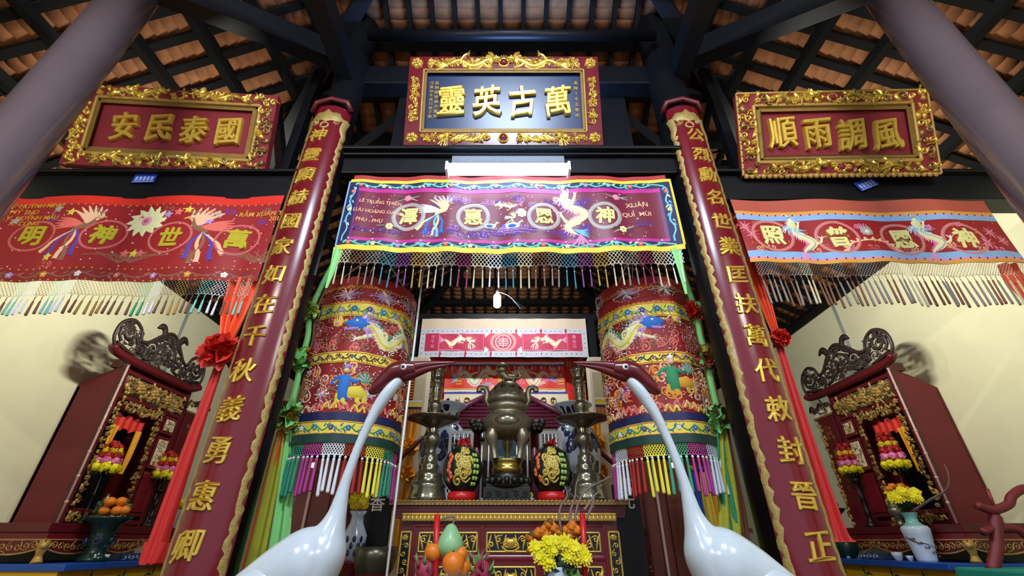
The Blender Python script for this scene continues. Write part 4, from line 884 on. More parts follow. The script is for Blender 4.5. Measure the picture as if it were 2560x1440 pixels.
# ------------------------------------------------------------------ cranes
def crane(sx, label, off):
    Y = 2.2; U = lambda px, r: r*(Y/(math.cos(PITCH)-(720-px[1])/F*.5))/F
    t = thing('crane_statue', label, 'crane statue', (sx*.98+off, Y, 0))
    L3 = lambda rows: cr([(*P(a, b, Y), U((a, b), r)) for a, b, r in rows], 5)
    m = MB()
    for rows in ([(470, 1555, 10), (560, 1508, 38), (640, 1474, 62), (710, 1440, 78), (768, 1412, 85), (800, 1400, 76), (832, 1392, 48)], [(775, 1415, 80), (806, 1378, 62), (826, 1330, 39), (841, 1290, 25), (852, 1250, 18.5), (864, 1205, 14), (890, 1132, 12), (910, 1085, 12), (932, 1040, 13.5), (956, 1001, 16), (978, 972, 16), (1002, 945, 13)]):
        sp = L3(rows); m.tube([q[:3] for q in sp], [q[3] for q in sp], 'crane', 24)
    X = lambda mb, nm, lab=None: (setattr(mb, 'v', [Vector((p.x*(1 if sx < 0 else -1)+off, p.y, p.z)) for p in mb.v]), setattr(mb, 'f', mb.f if sx < 0 else [tuple(reversed(f)) for f in mb.f]), mb.build(nm, t, lab))[2]
    bo = X(m, 'body', 'white lacquered body and neck')
    k_ = bo.modifiers.new('remesh', 'REMESH'); k_.mode = 'VOXEL'; k_.voxel_size = .008; k_.use_smooth_shade = True
    k_ = bo.modifiers.new('smooth', 'SMOOTH'); k_.factor = .5; k_.iterations = 14
    head = [(922, 975, 5), (932, 976, 12), (946, 964, 17), (966, 946, 20), (988, 930, 24), (1008, 926, 25), (1024, 924, 21), (1040, 922, 17)]
    hp = cr([(*P(a, b, Y-.0), U((a, b), r)) for a, b, r in head], 4)
    m = MB(); m.tube([q[:3] for q in hp], [q[3] for q in hp], 'cranered', 16); m.ball(P(1031, 909, Y), .014, 'cranered', 8, 6); X(m, 'head', 'dark red hooded head')
    bk = cr([(*P(a, b, Y), U((a, b), r)) for a, b, r in [(1008, 923, 19), (1032, 919, 15.5), (1062, 913, 10.5), (1100, 909, 6.5), (1141, 906, 1.5)]], 4)
    m = MB(); m.tube([q[:3] for q in bk], [q[3] for q in bk], 'cranered', 12); X(m, 'upper_beak')
    bk = cr([(*P(a, b, Y), U((a, b), r)) for a, b, r in [(990, 944, 10), (1012, 941, 14), (1038, 933, 11.5), (1070, 922, 8), (1110, 914, 3.5), (1134, 909, 1)]], 4)
    m = MB(); m.tube([q[:3] for q in bk], [q[3] for q in bk], 'cranered', 12); X(m, 'lower_beak')
    for s_ in (-1, 1):
        p = P(1013, 925, Y)+Vector((0, s_*.046, 0)); m = MB(); m.ball(p, (.017, .008, .017), 'white', 12, 8); m.ball(p+Vector((0, s_*.006, 0)), (.009, .006, .009), 'black', 10, 6); X(m, 'eye', 'white ringed eye')
    for s_ in (-1, 1):
        c0 = P(640, 1484, Y); m = MB()
        ax = (P(772, 1400, Y)-P(520, 1530, Y)).normalized(); rot = Matrix((ax, Vector((0, 1, 0)), ax.cross(Vector((0, 1, 0))))).transposed()
        m.ball(c0+Vector((0, s_*.072, -.01)), (.2, .072, .092), 'crane', 26, 16, 0, rot)
        X(m, 'wing', 'folded white wing')
    for s_ in (-1, 1):
        p = P(745, 1480, Y)+Vector((0, s_*.07, 0)); m = MB(); m.tube([p, p+Vector((.03, 0, -.25)), (p.x+.0, p.y, .22)], [.03, .016, .014], 'cranered', 8)
        for k in (-.5, 0, .5): m.tube([(p.x, p.y, .225), (p.x+.1*math.cos(k), p.y+.1*math.sin(k), .215)], [.013, .006], 'cranered', 6)
        X(m, 'leg')
    m = MB(); q = P(745, 1480, Y); m.lathe([(.2, 0), (.27, .03), (.26, .09), (.18, .17), (.06, .205), (.01, .21)], (q.x, q.y, 0), 'darkbronze', 20); m.ball((q.x+.3, q.y, .12), (.1, .06, .06), 'darkbronze', 10, 8); X(m, 'turtle_base', 'dark turtle shaped base')
crane(-1, 'white crane statue with red head facing right, left of the altar', 0.0)
crane(1, 'white crane statue with red head facing left, right of the altar', .026)
p = P(1043, 800, 3.45); t = thing('canopy_pole', 'thin white metal pole standing between the left canopy and the altar', 'pole', (p.x, 3.45, 0))
m = MB(); m.tube([(p.x, 3.45, 0), (p.x, 3.45, 3.4)], .009, 'white', 8); m.build('rod', t); m = MB(); m.lathe([(.1, 0), (.1, .02), (.02, .04)], (p.x, 3.45, 0), 'steel', 16); m.build('foot', t)
# ------------------------------------------------------------------ main altar table
AY = 4.0; AZ = zy(1250, AY); AX0, AX1 = P(974, 1256, AY).x, P(1572, 1256, AY).x; AC = (AX0+AX1)/2; AW = AX1-AX0
t = thing('altar_table', 'dark red altar table with gilded openwork panels in the middle of the hall', 'altar table', (AC, AY+.4, 0))
m = MB(); m.box((AC, AY+.3, AZ-.02), (AW, .6, .04), 'redlac2'); m.build('table_top', t, bevel=.006)
Sf = plane((AC, AY, 0), (1, 0, 0), (0, 0, 1))
z = lambda py: zy(py, AY)
m = MB(Sf); 
for i in range(58): u = -AW/2+AW*(i+.5)/58; m.stroke([(u-.018, AZ-.034), (u-.004, AZ-.004), (u+.018, AZ-.014)], (.012, .02, .008), 'goldold', .014, 2)
m.rect(-AW/2, AZ-.036, AW/2, AZ-.002, 'goldold', .002); m.build('rope_edging', t, 'gilded twisted edging')
m = MB(); zn0, zn1 = z(1293), AZ-.038
for k in range(4): a = k/4; m.box((AC, AY+.3, zn1-(zn1-zn0)*(a+.125)), (AW-.04-.05*a*1.0, .56-.05*a, (zn1-zn0)/4+.002), 'redlac2')
m.build('moulding', t)
w2 = P(1540, 1305, AY).x-P(1000, 1305, AY).x
m = MB(Sf); zl = z(1285); zh = z(1303)
m.rect(-w2/2, zh+.004, w2/2, zl, 'goldpaint', -.02); 
for i in range(52):
    u = -w2/2+w2*(i+.5)/52; m.poly([(u-.008, zl-.006), (u+.008, zl-.006), (u+.0085, zh+.004), (u, zh-.004), (u-.0085, zh+.004)], 'gold', .012, -.018)
m.stroke([(-w2/2, zl), (w2/2, zl)], .016, 'gold', .012, 1, False, -.018); m.build('lotus_frieze', t, 'gilded lotus petal frieze')
bw = w2+.02
m = MB(); m.box((AC, AY+.32, (zn0+.1)/2), (bw, .52, zn0-.1), 'redlac2')
for u in (-bw/2+.05, bw/2-.05): m.box((AC+u, AY+.05, .05), (.1, .1, .1), 'redlac2')
m.build('body', t, bevel=.004)
Sb_ = plane((AC, AY+.06, 0), (1, 0, 0), (0, 0, 1)); X = lambda px, py: P(px, py, AY+.06).x-AC
z = lambda py: zy(py, AY+.06); rnd = random.Random(4)
def open_panel(u0, v0, u1, v1, n, rr):
    m = MB(Sb_); m.rect(u0, v0, u1, v1, 'black', .004); m.build('dark_recess', t)
    m = MB(Sb_)
    for p, q in (((u0, v0), (u1, v0)), ((u1, v0), (u1, v1)), ((u1, v1), (u0, v1)), ((u0, v1), (u0, v0))): m.stroke([p, q], .016, 'gold', .014, 1)
    uc, vc = (u0+u1)/2, (v0+v1)/2; hw, hh = (u1-u0)/2, (v1-v0)/2
    rr2 = random.Random(n)
    for f in (1, -1):
        if hw > hh:
            k = max(2, int(hw/hh*1.3))
            for i in range(k):
                u = uc+f*hw*(i+.6)/k*.95; s_ = 1 if i % 2 else -1
                swirl(m, u, vc+s_*hh*.3, hh*.4, 'gold', .016, f*s_, rr2.uniform(0, 6), hh*.24); m.stroke([(u, vc-s_*hh*.8), (u+f*hh*.2, vc), (u+f*hh*.5, vc+s_*hh*.85)], (hh*.15, hh*.32, hh*.08), 'gold', .014, 3)
        else:
            k = int(hh/hw*1.4)
            for i in range(k):
                v = vc+hh*(2*(i+.5)/k-1)*.95; s_ = f if i % 2 else -f
                if f > 0: swirl(m, uc+s_*hw*.25, v, hw*.5, 'gold', .02, s_, rr2.uniform(0, 6), hw*.3)
    if hw > hh*1.8: m.poly([(uc-.05, vc), (uc-.03, vc+.035), (uc, vc+.025), (uc+.03, vc+.035), (uc+.05, vc), (uc+.025, vc-.045), (uc-.025, vc-.045)], 'gold', .02); m.stroke([(uc-.07, vc-.03), (uc-.03, vc-.06), (uc+.03, vc-.06), (uc+.07, vc-.03)], .016, 'gold', .018)
    else: m.flower(uc, vc+hh*.85, hw*.6, 'gold', 'gold', 6, .02)
    m.build('openwork_panel', t, 'gilded openwork carving')
for u0, u1 in ((X(1047, 1360), X(1192, 1360)), (X(1217, 1360), X(1336, 1360)), (X(1360, 1360), X(1500, 1360))):
    open_panel(u0, z(1379), u1, z(1332), 7, .04); open_panel(u0, z(1470), u1, z(1418), 8, .04)
open_panel(X(998, 1390), .55, X(1022, 1390), z(1330), 9, .03); open_panel(X(1527, 1390), .55, X(1552, 1390), z(1330), 10, .03)
m = MB(Sb_)
for u0, u1, v0, v1 in ((X(1034, 1330), X(1512, 1330), z(1316), z(1312)), (X(1034, 1396), X(1512, 1396), z(1402), z(1390)), (X(1031, 1360), X(1034, 1360), .6, z(1312)), (X(1512, 1360), X(1516, 1360), .6, z(1312)), (X(1202, 1360), X(1208, 1360), .6, z(1316)), (X(1346, 1360), X(1352, 1360), .6, z(1316))):
    m.stroke([(u0, (v0+v1)/2), (u1, (v0+v1)/2)] if u1-u0 > v1-v0 else [((u0+u1)/2, v0), ((u0+u1)/2, v1)], min(u1-u0, v1-v0)+.012, 'redlac', .012, 1)
m.build('rail', t)

# ------------------------------------------------------------------ on the altar
def prof_px(cx, rows, Y):
    "lathe profile from silhouette rows (y pixel, half width in pixels) at depth Y"
    out = []
    for py, hw in rows: out.append((hw/F*Y/(math.cos(PITCH)-(720-py)/F*.5), zy(py, Y)))
    return out
OY = AY+.2
for px, lab, s_ in ((1076, 'tall brass candlestick with a wide drip dish, left end of the altar', -1), (1462, 'tall brass candlestick with a wide drip dish, right end of the altar', 1)):
    t = thing('candlestick', lab, 'candlestick', (P(px, 1240, OY).x, OY, AZ)); x = P(px, 1150, OY).x
    R1 = [(1249, 50), (1244, 47), (1222, 42), (1216, 45), (1210, 40), (1196, 34), (1188, 36), (1182, 30), (1172, 22), (1166, 25), (1160, 20), (1148, 17), (1140, 18), (1136, 13), (1124, 11), (1116, 15), (1108, 20), (1098, 22), (1088, 18), (1082, 12), (1076, 15), (1070, 11), (1064, 13)]
    m = MB(); q = prof_px(px, R1, OY); q[0] = (q[0][0], AZ); m.lathe(q, (x, OY, 0), 'brass', 28); m.build('base', t)
    m = MB(); zd = zy(1062, OY); m.lathe([(.02, zd-.05), (.05, zd-.03), (.14, zd+.012), (.245, zd+.045), (.25, zd+.055), (.14, zd+.022), (.03, zd+.0)], (x, OY, 0), 'brass', 36); m.build('drip_dish', t)
    R2 = [(1060, 10), (1046, 10), (1040, 14), (1034, 11), (1026, 15), (1016, 18), (1008, 16), (1002, 10), (996, 14), (990, 12), (984, 15), (978, 13), (960, 15), (956, 18), (952, 15), (936, 14), (930, 18), (924, 19), (922, 14)]
    m = MB(); m.lathe(prof_px(px, R2, OY), (x, OY, 0), 'brass', 24); m.build('candle_socket', t)
ux_ = P(1268, 1150, OY).x; K = OY/1.05/F
t = thing('incense_burner', 'large bronze incense burner with lion lid in the middle of the altar', 'incense burner', (ux_, OY, AZ))
m = MB(); z0 = AZ
m.box((ux_, OY, z0+.05), (.4, .3, .1), 'darkbronze'); m.box((ux_, OY, z0+.115), (.36, .28, .03), 'darkbronze'); S = plane((ux_, OY-.15, z0), (1, 0, 0), (0, 0, 1)); m.S = S
for i in range(5): swirl(m, -.15+.075*i, .05, .025, 'darkbronze', .012, 1 if i % 2 else -1)
m.build('plinth', t, bevel=.006)
m = MB(); q = prof_px(1268, [(1225, 46), (1218, 54), (1205, 52), (1196, 44), (1190, 46), (1186, 40)], OY); m.lathe(q, (ux_, OY, 0), 'darkbronze', 28)
for i in range(9): a = -PI/2+(i-4)*.33; m.ball((ux_+.2*math.cos(a), OY+.2*math.sin(a), zy(1206, OY)), (.028, .02, .03), 'darkbronze', 8, 6)
m.build('carved_stand', t)
m = MB(); m.lathe(prof_px(1268, [(1187, 34), (1178, 38), (1172, 38), (1168, 35), (1158, 36), (1153, 40), (1150, 36)], OY), (ux_, OY, 0), 'brassgold', 28); m.build('brass_ring', t, 'polished brass ring')
for k in range(3):
    a = (-PI/2-.75, -PI/2+.75, PI/2)[k]; m = MB(); p = Vector((ux_+.155*math.cos(a), OY+.155*math.sin(a), 0))
    m.tube(cr([(p.x*1.0, p.y, zy(1152, OY)), (p.x+.012*math.cos(a), p.y, zy(1138, OY)), (p.x+.03*math.cos(a), p.y+.0, zy(1118, OY)), (p.x+.05*math.cos(a), p.y, zy(1095, OY)), (p.x+.02*math.cos(a), p.y, zy(1075, OY))], 4), [.036, .03, .028, .027, .026, .025, .025, .028, .034, .042, .05, .056, .058, .056, .05, .045, .04], 'bronze', 12)
    m.ball((p.x+.05*math.cos(a), p.y-.02, zy(1094, OY)), (.035, .03, .03), 'bronze', 10, 6); m.build('leg', t, 'lion mask leg')
m = MB(); m.lathe(prof_px(1268, [(1096, 8), (1094, 34), (1088, 50), (1078, 58), (1064, 61), (1050, 59), (1043, 52), (1039, 45), (1031, 45), (1027, 50), (1017, 50), (1012, 45)], OY), (ux_, OY, 0), 'bronze', 32); m.build('bowl', t)
S = plane((ux_, OY-.22, 0), (1, 0, 0), (0, 0, 1)); m = MB(lambda u, v, h: Vector((ux_+u, OY-math.sqrt(max(.001, .228**2-u*u))-h, v)))
m.poly([(.115*math.cos(a)*1.0, zy(1062, OY)+.045*math.sin(a)) for a in [i*PI/9 for i in range(18)]], 'brass', .012); m.build('cartouche', t, 'raised oval cartouche')
m = MB(); m.lathe(prof_px(1268, [(1012, 46), (1007, 51), (998, 51), (994, 44), (984, 40), (976, 37), (966, 31), (960, 25), (957, 15)], OY), (ux_, OY, 0), 'bronze', 32)
for i in range(10): a = i*PI/5; m.ball((ux_+.125*math.cos(a), OY+.125*math.sin(a), zy(976, OY)), (.03, .03, .025), 'darkbronze', 8, 6)
m.build('lid', t)
for s_ in (-1, 1):
    m = MB(); m.tube(cr([(ux_+s_*.16, OY, zy(1020, OY)), (ux_+s_*.2, OY, zy(1002, OY)), (ux_+s_*.198, OY, zy(982, OY)), (ux_+s_*.225, OY, zy(969, OY)), (ux_+s_*.27, OY, zy(972, OY)), (ux_+s_*.275, OY, zy(980, OY))], 5), .027, 'bronze', 10); m.build('handle', t)
    m = MB(); c = Vector((ux_+s_*.27, OY-.02, zy(1068, OY))); m.ball(c, (.07, .06, .065), 'darkbronze', 14, 10, .06); m.ball(c+Vector((s_*.055, -.03, .03)), .034, 'darkbronze', 10, 8, .05); m.tube([c, (ux_+s_*.19, OY, c.z)], .035, 'darkbronze', 8)
    for a in range(4): m.ball(c+Vector((s_*.02*(a-1), -.05, -.03+.03*(a % 2))), .022, 'darkbronze', 8, 6)
    m.build('lion_handle', t)
m = MB(); z0 = zy(958, OY)
m.tube(cr([(ux_+.09, OY, z0+.035), (ux_+.05, OY, z0+.05), (ux_-.01, OY, z0+.055), (ux_-.04, OY, z0+.085), (ux_-.05, OY-.01, z0+.115)], 4), [.02, .03, .036, .038, .036, .034, .034, .034, .034, .036, .038, .04, .042, .042, .04, .036, .03], 'bronze', 12)
for dx in (-.035, .06):
    for dy in (-.025, .025): m.tube([(ux_+dx, OY+dy, z0+.05), (ux_+dx-.01, OY+dy, z0-.005)], [.016, .013], 'bronze', 8)
m.ball((ux_-.055, OY-.012, z0+.135), (.042, .04, .04), 'bronze', 12, 8, .05); m.ball((ux_-.085, OY-.02, z0+.125), (.024, .024, .018), 'bronze', 8, 6)
m.tube(cr([(ux_+.09, OY, z0+.04), (ux_+.125, OY, z0+.07), (ux_+.1, OY, z0+.11)], 4), .016, 'bronze', 8); m.lathe([(.055, 0), (.06, .012), (.035, .03), (.02, .045)], (ux_-.05, OY, z0+.165), 'bronze', 14); m.build('lion_finial', t)
# carved watermelons on red rings
for px, lab, sd in ((1158, 'carved dark green watermelon on a red ring, left of the incense burner', 1), (1376, 'carved dark green watermelon on a red ring, right of the incense burner', 2)):
    x = P(px, 1190, OY).x; yy = OY-.06; t = thing('watermelon', lab, 'watermelon', (x, yy, AZ)); zc = zy(1190, yy)
    rm = .172; rz = .205
    m = MB(); m.lathe([(.105, AZ), (.115, AZ+.005), (.12, AZ+.03), (.115, AZ+.065), (.105, AZ+.07)], (x, yy, 0), 'redwax', 24); m.build('stand_ring', t, 'red ring stand')
    zc = AZ+.045+rz
    m = MB(); m.ball((x, yy, zc), (rm, rm, rz), 'melon', 28, 18); m.build('rind', t)
    def Sm(u, v, h, x=x, zc=zc, yy=yy): a, b = u, v; return Vector((x+(rm+h)*math.cos(b)*math.sin(a), yy-(rm+h)*math.cos(b)*math.cos(a), zc+(rz+h)*math.sin(b)))
    a0 = math.atan2(-x, yy)
    m = MB(Sm)
    for (u, v, r, d) in ((0, .62, .2, 1), (.28, .7, .15, -1), (-.2, .1, .2, -1), (.2, .05, .22, 1), (.05, -.3, .2, 1), (-.3, -.55, .24, -1), (-.32, .45, .15, 1), (.33, .33, .15, -1), (-.05, .85, .16, 1), (.3, -.15, .16, -1), (-.28, -.18, .16, 1)): swirl(m, a0+u, v, r, 'meloncarve', .014, d, v*5, .13)
    m.stroke([(a0-.15, -.1), (a0-.1, -.4), (a0+.2, -.6), (a0+.42, -.4)], (.06, .12, .05), 'meloncarve', .012); m.text('福', a0+.03, .2, .5, 'meloncarve', .01, .02, 0, .1)
    m.build('carved_pattern', t, 'gold carved scroll and character')
    m = MB(Sm); rr = random.Random(sd)
    for i in range(6):
        for j in range(2): m.poly([(a0+.62+.2*j+dx, -.65+.24*i+dy) for dx, dy in ((-.07, -.08), (.08, -.08), (.08, .08), (-.07, .08))], 'melonlight', .008)
    m.build('rind_check', t, 'pale green cut squares')
    m = MB(Sm)
    for i in range(9): m.star(a0-.72+rr.uniform(-.16, .12), -.5+.13*i, .14, 6, 'melonred', .01, .5)
    m.build('coral_carved_pattern', t, 'coral carved patches')
    m = MB(); rosette(m, (x, yy, zc+rz+.01), .06, ['redflower', 'sashred'], 9, sd); m.build('bow', t, 'small red bow')
# saucers and incense tin beside the burner
for px, lab in ((1215, 'small white dish left of the burner plinth'), (1322, 'small white dish with a yellow flower right of the burner plinth')):
    x = P(px, 1248, OY-.05).x; t = thing('dish', lab, 'dish', (x, OY-.08, AZ)); m = MB(); m.lathe([(.02, AZ), (.03, AZ+.004), (.05, AZ+.02), (.046, AZ+.02), (.02, AZ+.008)], (x, OY-.08, 0), 'porcelain', 20); m.build('bowl', t)
    if px > 1300:
        o = thing('cut_flower', 'yellow flower lying on the small dish right of the burner', 'flower', (x, OY-.08, AZ+.012)); m = MB(); rosette(m, (x, OY-.08, AZ+.045), .035, ['mum'], 10, 3); m.build('petals', o)

# ------------------------------------------------------------------ offering table just below the view
FY = 3.15; FZ = .72
t = thing('offering_table', 'low dark red offering table in front of the altar', 'table', (-.02, FY, 0))
m = MB(); m.box((-.02, FY, FZ-.02), (1.3, .5, .04), 'redlac2'); m.build('table_top', t)
for x in (-.62, .58):
    for y in (FY-.2, FY+.2): m = MB(); m.box((x, y, (FZ-.04)/2), (.06, .06, FZ-.04), 'redlac2'); m.build('leg', t)
for px, py, lab in ((1093, 1286, 'tall red candle standing before the altar, left of the green fruit'), (1456, 1284, 'tall red candle standing before the altar, right of the yellow flowers')):
    p = P(px, py, FY); k = P(px-(3 if px < 1280 else -6), 1440, FY); m = MB(); m.tube([(k.x, FY, FZ+.04), (p.x, FY, p.z)], .0185, 'redwax', 16)
    t = thing('candle', lab, 'candle', (k.x, FY, FZ)); m.build('wax', t); m = MB(); m.lathe([(.05, FZ), (.055, FZ+.02), (.025, FZ+.05)], (k.x, FY, 0), 'brass', 18); m.build('holder', t)
    m = MB().tube([(p.x, FY, p.z), (p.x+.003, FY, p.z+.012)], .0025, 'black', 5); m.build('wick', t)
# fruit plate
bx = P(1128, 1440, FY).x
t = thing('fruit_stand', 'footed fruit dish in front of the altar', 'dish', (bx, FY, FZ)); m = MB(); m.lathe([(.07, FZ), (.06, FZ+.02), (.035, FZ+.04), (.12, FZ+.075), (.16, FZ+.1), (.155, FZ+.1), (.1, FZ+.08), (.02, FZ+.07)], (bx, FY, 0), 'porcelain', 28); m.build('bowl', t)
def fruit(nm, lab, cat, px, py, r, mat, dy=0, grp=None, sq=.95):
    p = P(px, py, FY+dy); t = thing(nm, lab, cat, p-Vector((0, 0, r)), grp); m = MB(); m.ball(p, (r, r, r*sq), mat, 18, 12); m.build('peel', t)
    m = MB(); m.tube([p+Vector((0, -r*.3, r*sq*.93)), p+Vector((0, -r*.32, r*sq*1.03))], r*.1, 'leaf', 6); m.build('stem', t); return t
fruit('orange', 'largest orange fruit at the bottom of the fruit pile before the altar', 'orange', 1133, 1408, .068, 'orange', -.03)
fruit('orange', 'orange partly behind the left red candle', 'orange', 1082, 1380, .052, 'orange', .0)
fruit('orange', 'bright small orange tucked right under the green fruit', 'orange', 1152, 1385, .042, 'orange', -.0)
fruit('orange', 'orange lowest right in the fruit pile, beside the greenery', 'orange', 1158, 1418, .047, 'orange', .03)
fruit('orange', 'orange behind the red candle, half hidden in the fruit pile', 'orange', 1106, 1378, .042, 'orange', .06)
fruit('mango', 'small pale green fruit peeping out at the right of the pile', 'fruit', 1161, 1404, .036, 'pear', .05)
p = P(1126, 1352, FY+.02); t = thing('green_papaya', 'pear shaped green fruit on top of the fruit pile', 'fruit', p-Vector((0, 0, .09)))
q = [(.01, -.085), (.05, -.08), (.078, -.05), (.083, -.02), (.07, .02), (.048, .055), (.032, .08), (.018, .092), (.004, .095)]
m = MB(); m.lathe(q, p, 'pear', 24); m.build('skin', t)
m = MB(); m.tube(cr([p+Vector((.005, 0, .09)), p+Vector((.02, 0, .12)), p+Vector((.0, -.01, .135)), p+Vector((-.06, -.02, .12))], 4), .007, 'branch', 6); m.build('stem', t)
for px, py, lab, sd in ((1062, 1425, 'spiky dark red dragon fruit left of the candle', 1), (1205, 1430, 'purplish fruit at the lower edge right of the oranges', 2)):
    p = P(px, py, FY); r = .055; t = thing('dragon_fruit', lab, 'fruit', p-Vector((0, 0, r))); m = MB(); m.ball(p, (r, r, r*1.15), 'dragonfruit', 16, 12); m.build('skin', t)
    m = MB(); rr = random.Random(sd)
    for i in range(22): d = Vector((rr.gauss(0, 1), rr.gauss(0, 1), rr.gauss(0, 1)+.4)).normalized(); m.tube([p+d*r*.95, p+d*r*1.3+Vector((0, 0, .012)), p+d*r*1.45+Vector((0, 0, .04))], [.012, .008, .001], 'dragonfruit' if i % 3 else 'leaflight', 5)
    m.build('scales', t)
p = P(1195, 1425, FY+.05); t = thing('pineapple_crown', 'tuft of spiky green leaves right of the fruit pile', 'leaves', p-Vector((0, 0, .03))); m = MB(); rr = random.Random(8)
for i in range(22): a = rr.uniform(0, 6.28); L = rr.uniform(.08, .15); d = Vector((math.cos(a)*.6, math.sin(a)*.6, 1)).normalized(); m.tube([p, p+d*L*.5, p+d*L+Vector((math.cos(a)*.02, 0, -.01))], [.008, .007, .001], 'leaflight' if i % 2 else 'dragonfruit', 5)
m.build('leaf', t)
# bouquet
vx = P(1390, 1440, FY).x
t = thing('flower_vase', 'vase of yellow chrysanthemums and orange marigolds before the altar', 'bouquet', (vx, FY, FZ))
m = MB(); m.lathe([(.05, FZ), (.075, FZ+.03), (.08, FZ+.08), (.05, FZ+.13), (.06, FZ+.15), (.05, FZ+.15)], (vx, FY, 0), 'porcelain', 24); m.build('vase', t)
def mum(m, c, r, mat, face, seed):
    rr = random.Random(seed); f = Vector(face).normalized(); u = f.orthogonal().normalized(); v_ = f.cross(u)
    for lay, (n, rad, up) in enumerate(((13, 1, .15), (11, .78, .38), (8, .5, .6))):
        for i in range(n):
            a = 2*PI*i/n+lay*.3+rr.uniform(-.1, .1); d = u*math.cos(a)+v_*math.sin(a); e = f.cross(d); L = r*rad*rr.uniform(.9, 1.1); q = r*.2
            m.add([c+f*r*.1*lay-e*q*.4, c+f*r*.1*lay+e*q*.4, c+d*L*.6+f*r*up+e*q, c+d*L*.6+f*r*up-e*q, c+d*L+f*r*(up+.02)+e*q*.5, c+d*L+f*r*(up+.02)-e*q*.5], [(0, 1, 2, 3), (3, 2, 4, 5)], mat)
    m.ball(c+f*r*.25, r*.35, mat, 8, 6)
rr = random.Random(12)
for i, (px, py, r) in enumerate([(1340, 1372, .05), (1352, 1392, .048), (1368, 1360, .05), (1390, 1358, .05), (1412, 1358, .052), (1410, 1382, .045), (1432, 1372, .05), (1438, 1392, .05), (1380, 1378, .04), (1368, 1408, .055), (1422, 1390, .045), (1462, 1395, .045), (1456, 1378, .04)]):
    c = P(px, py, FY-.05+rr.uniform(-.03, .03)); m = MB(); mum(m, c, r, 'mum', (rr.uniform(-.4, .4), -1, rr.uniform(0, .8)), i); m.build('chrysanthemum', t, 'yellow chrysanthemum')
for i, (px, py, r) in enumerate([(1330, 1345, .042), (1345, 1335, .04), (1358, 1328, .035), (1374, 1312, .04), (1385, 1322, .035), (1366, 1342, .036), (1400, 1330, .035), (1412, 1330, .036), (1430, 1318, .042), (1428, 1338, .036), (1444, 1328, .034), (1336, 1362, .035), (1418, 1345, .033), (1328, 1376, .03)]):
    c = P(px, py, FY+.02+rr.uniform(-.03, .03)); m = MB(); m.ball(c, (r, r, r*.7), 'marigold', 10, 7, .16); m.ball(c+Vector((0, -r*.5, r*.3)), r*.6, 'marigold' if i % 3 else 'driedleaf', 8, 6, .2); m.build('marigold', t, 'orange marigold')
m = MB(); c = P(1400, 1425, FY)
for i in range(90):
    d = Vector((rr.uniform(-1, 1)*.12, rr.uniform(-.06, .08), rr.uniform(-.08, .09))); p = c+d; a = rr.uniform(0, 6.28); L = .035; u = Vector((math.cos(a), -.3, math.sin(a)))*L; v_ = Vector((-math.sin(a), -.4, math.cos(a)))*L*.4
    m.add([p-u, p+v_, p+u, p-v_+Vector((0, -.008, 0))], [(0, 1, 2), (0, 2, 3)], 'leaf' if i % 4 else 'leaflight')
for i in range(7): m.tube([(vx+.01*(i-3), FY, FZ+.13), (vx+.03*(i-3), FY-.02, c.z+.02)], .005, 'leaf', 5)
m.build('foliage', t, kind='stuff')
for i, pts in enumerate([[(1402, 1325), (1398, 1285), (1404, 1262), (1418, 1240), (1412, 1215)], [(1424, 1315), (1426, 1278), (1437, 1245), (1440, 1215), (1447, 1190)], [(1437, 1312), (1440, 1280), (1450, 1248), (1470, 1222), (1500, 1205), (1530, 1190)], [(1464, 1302), (1478, 1270), (1485, 1250), (1478, 1232)], [(1460, 1275), (1472, 1260), (1490, 1235), (1505, 1228)]]):
    m = MB(); q = cr([P(a, b, FY+.06) for a, b in pts], 4); m.tube(q, [.0095-.006*k/len(q) for k in range(len(q))], 'branch', 6)
    for k in range(3, len(q)-1, 5): m.tube([q[k], Vector(q[k])+Vector((.03*(1 if k % 2 else -1), 0, .03))], [.004, .002], 'branch', 5)
    m.build('bare_branch', t)
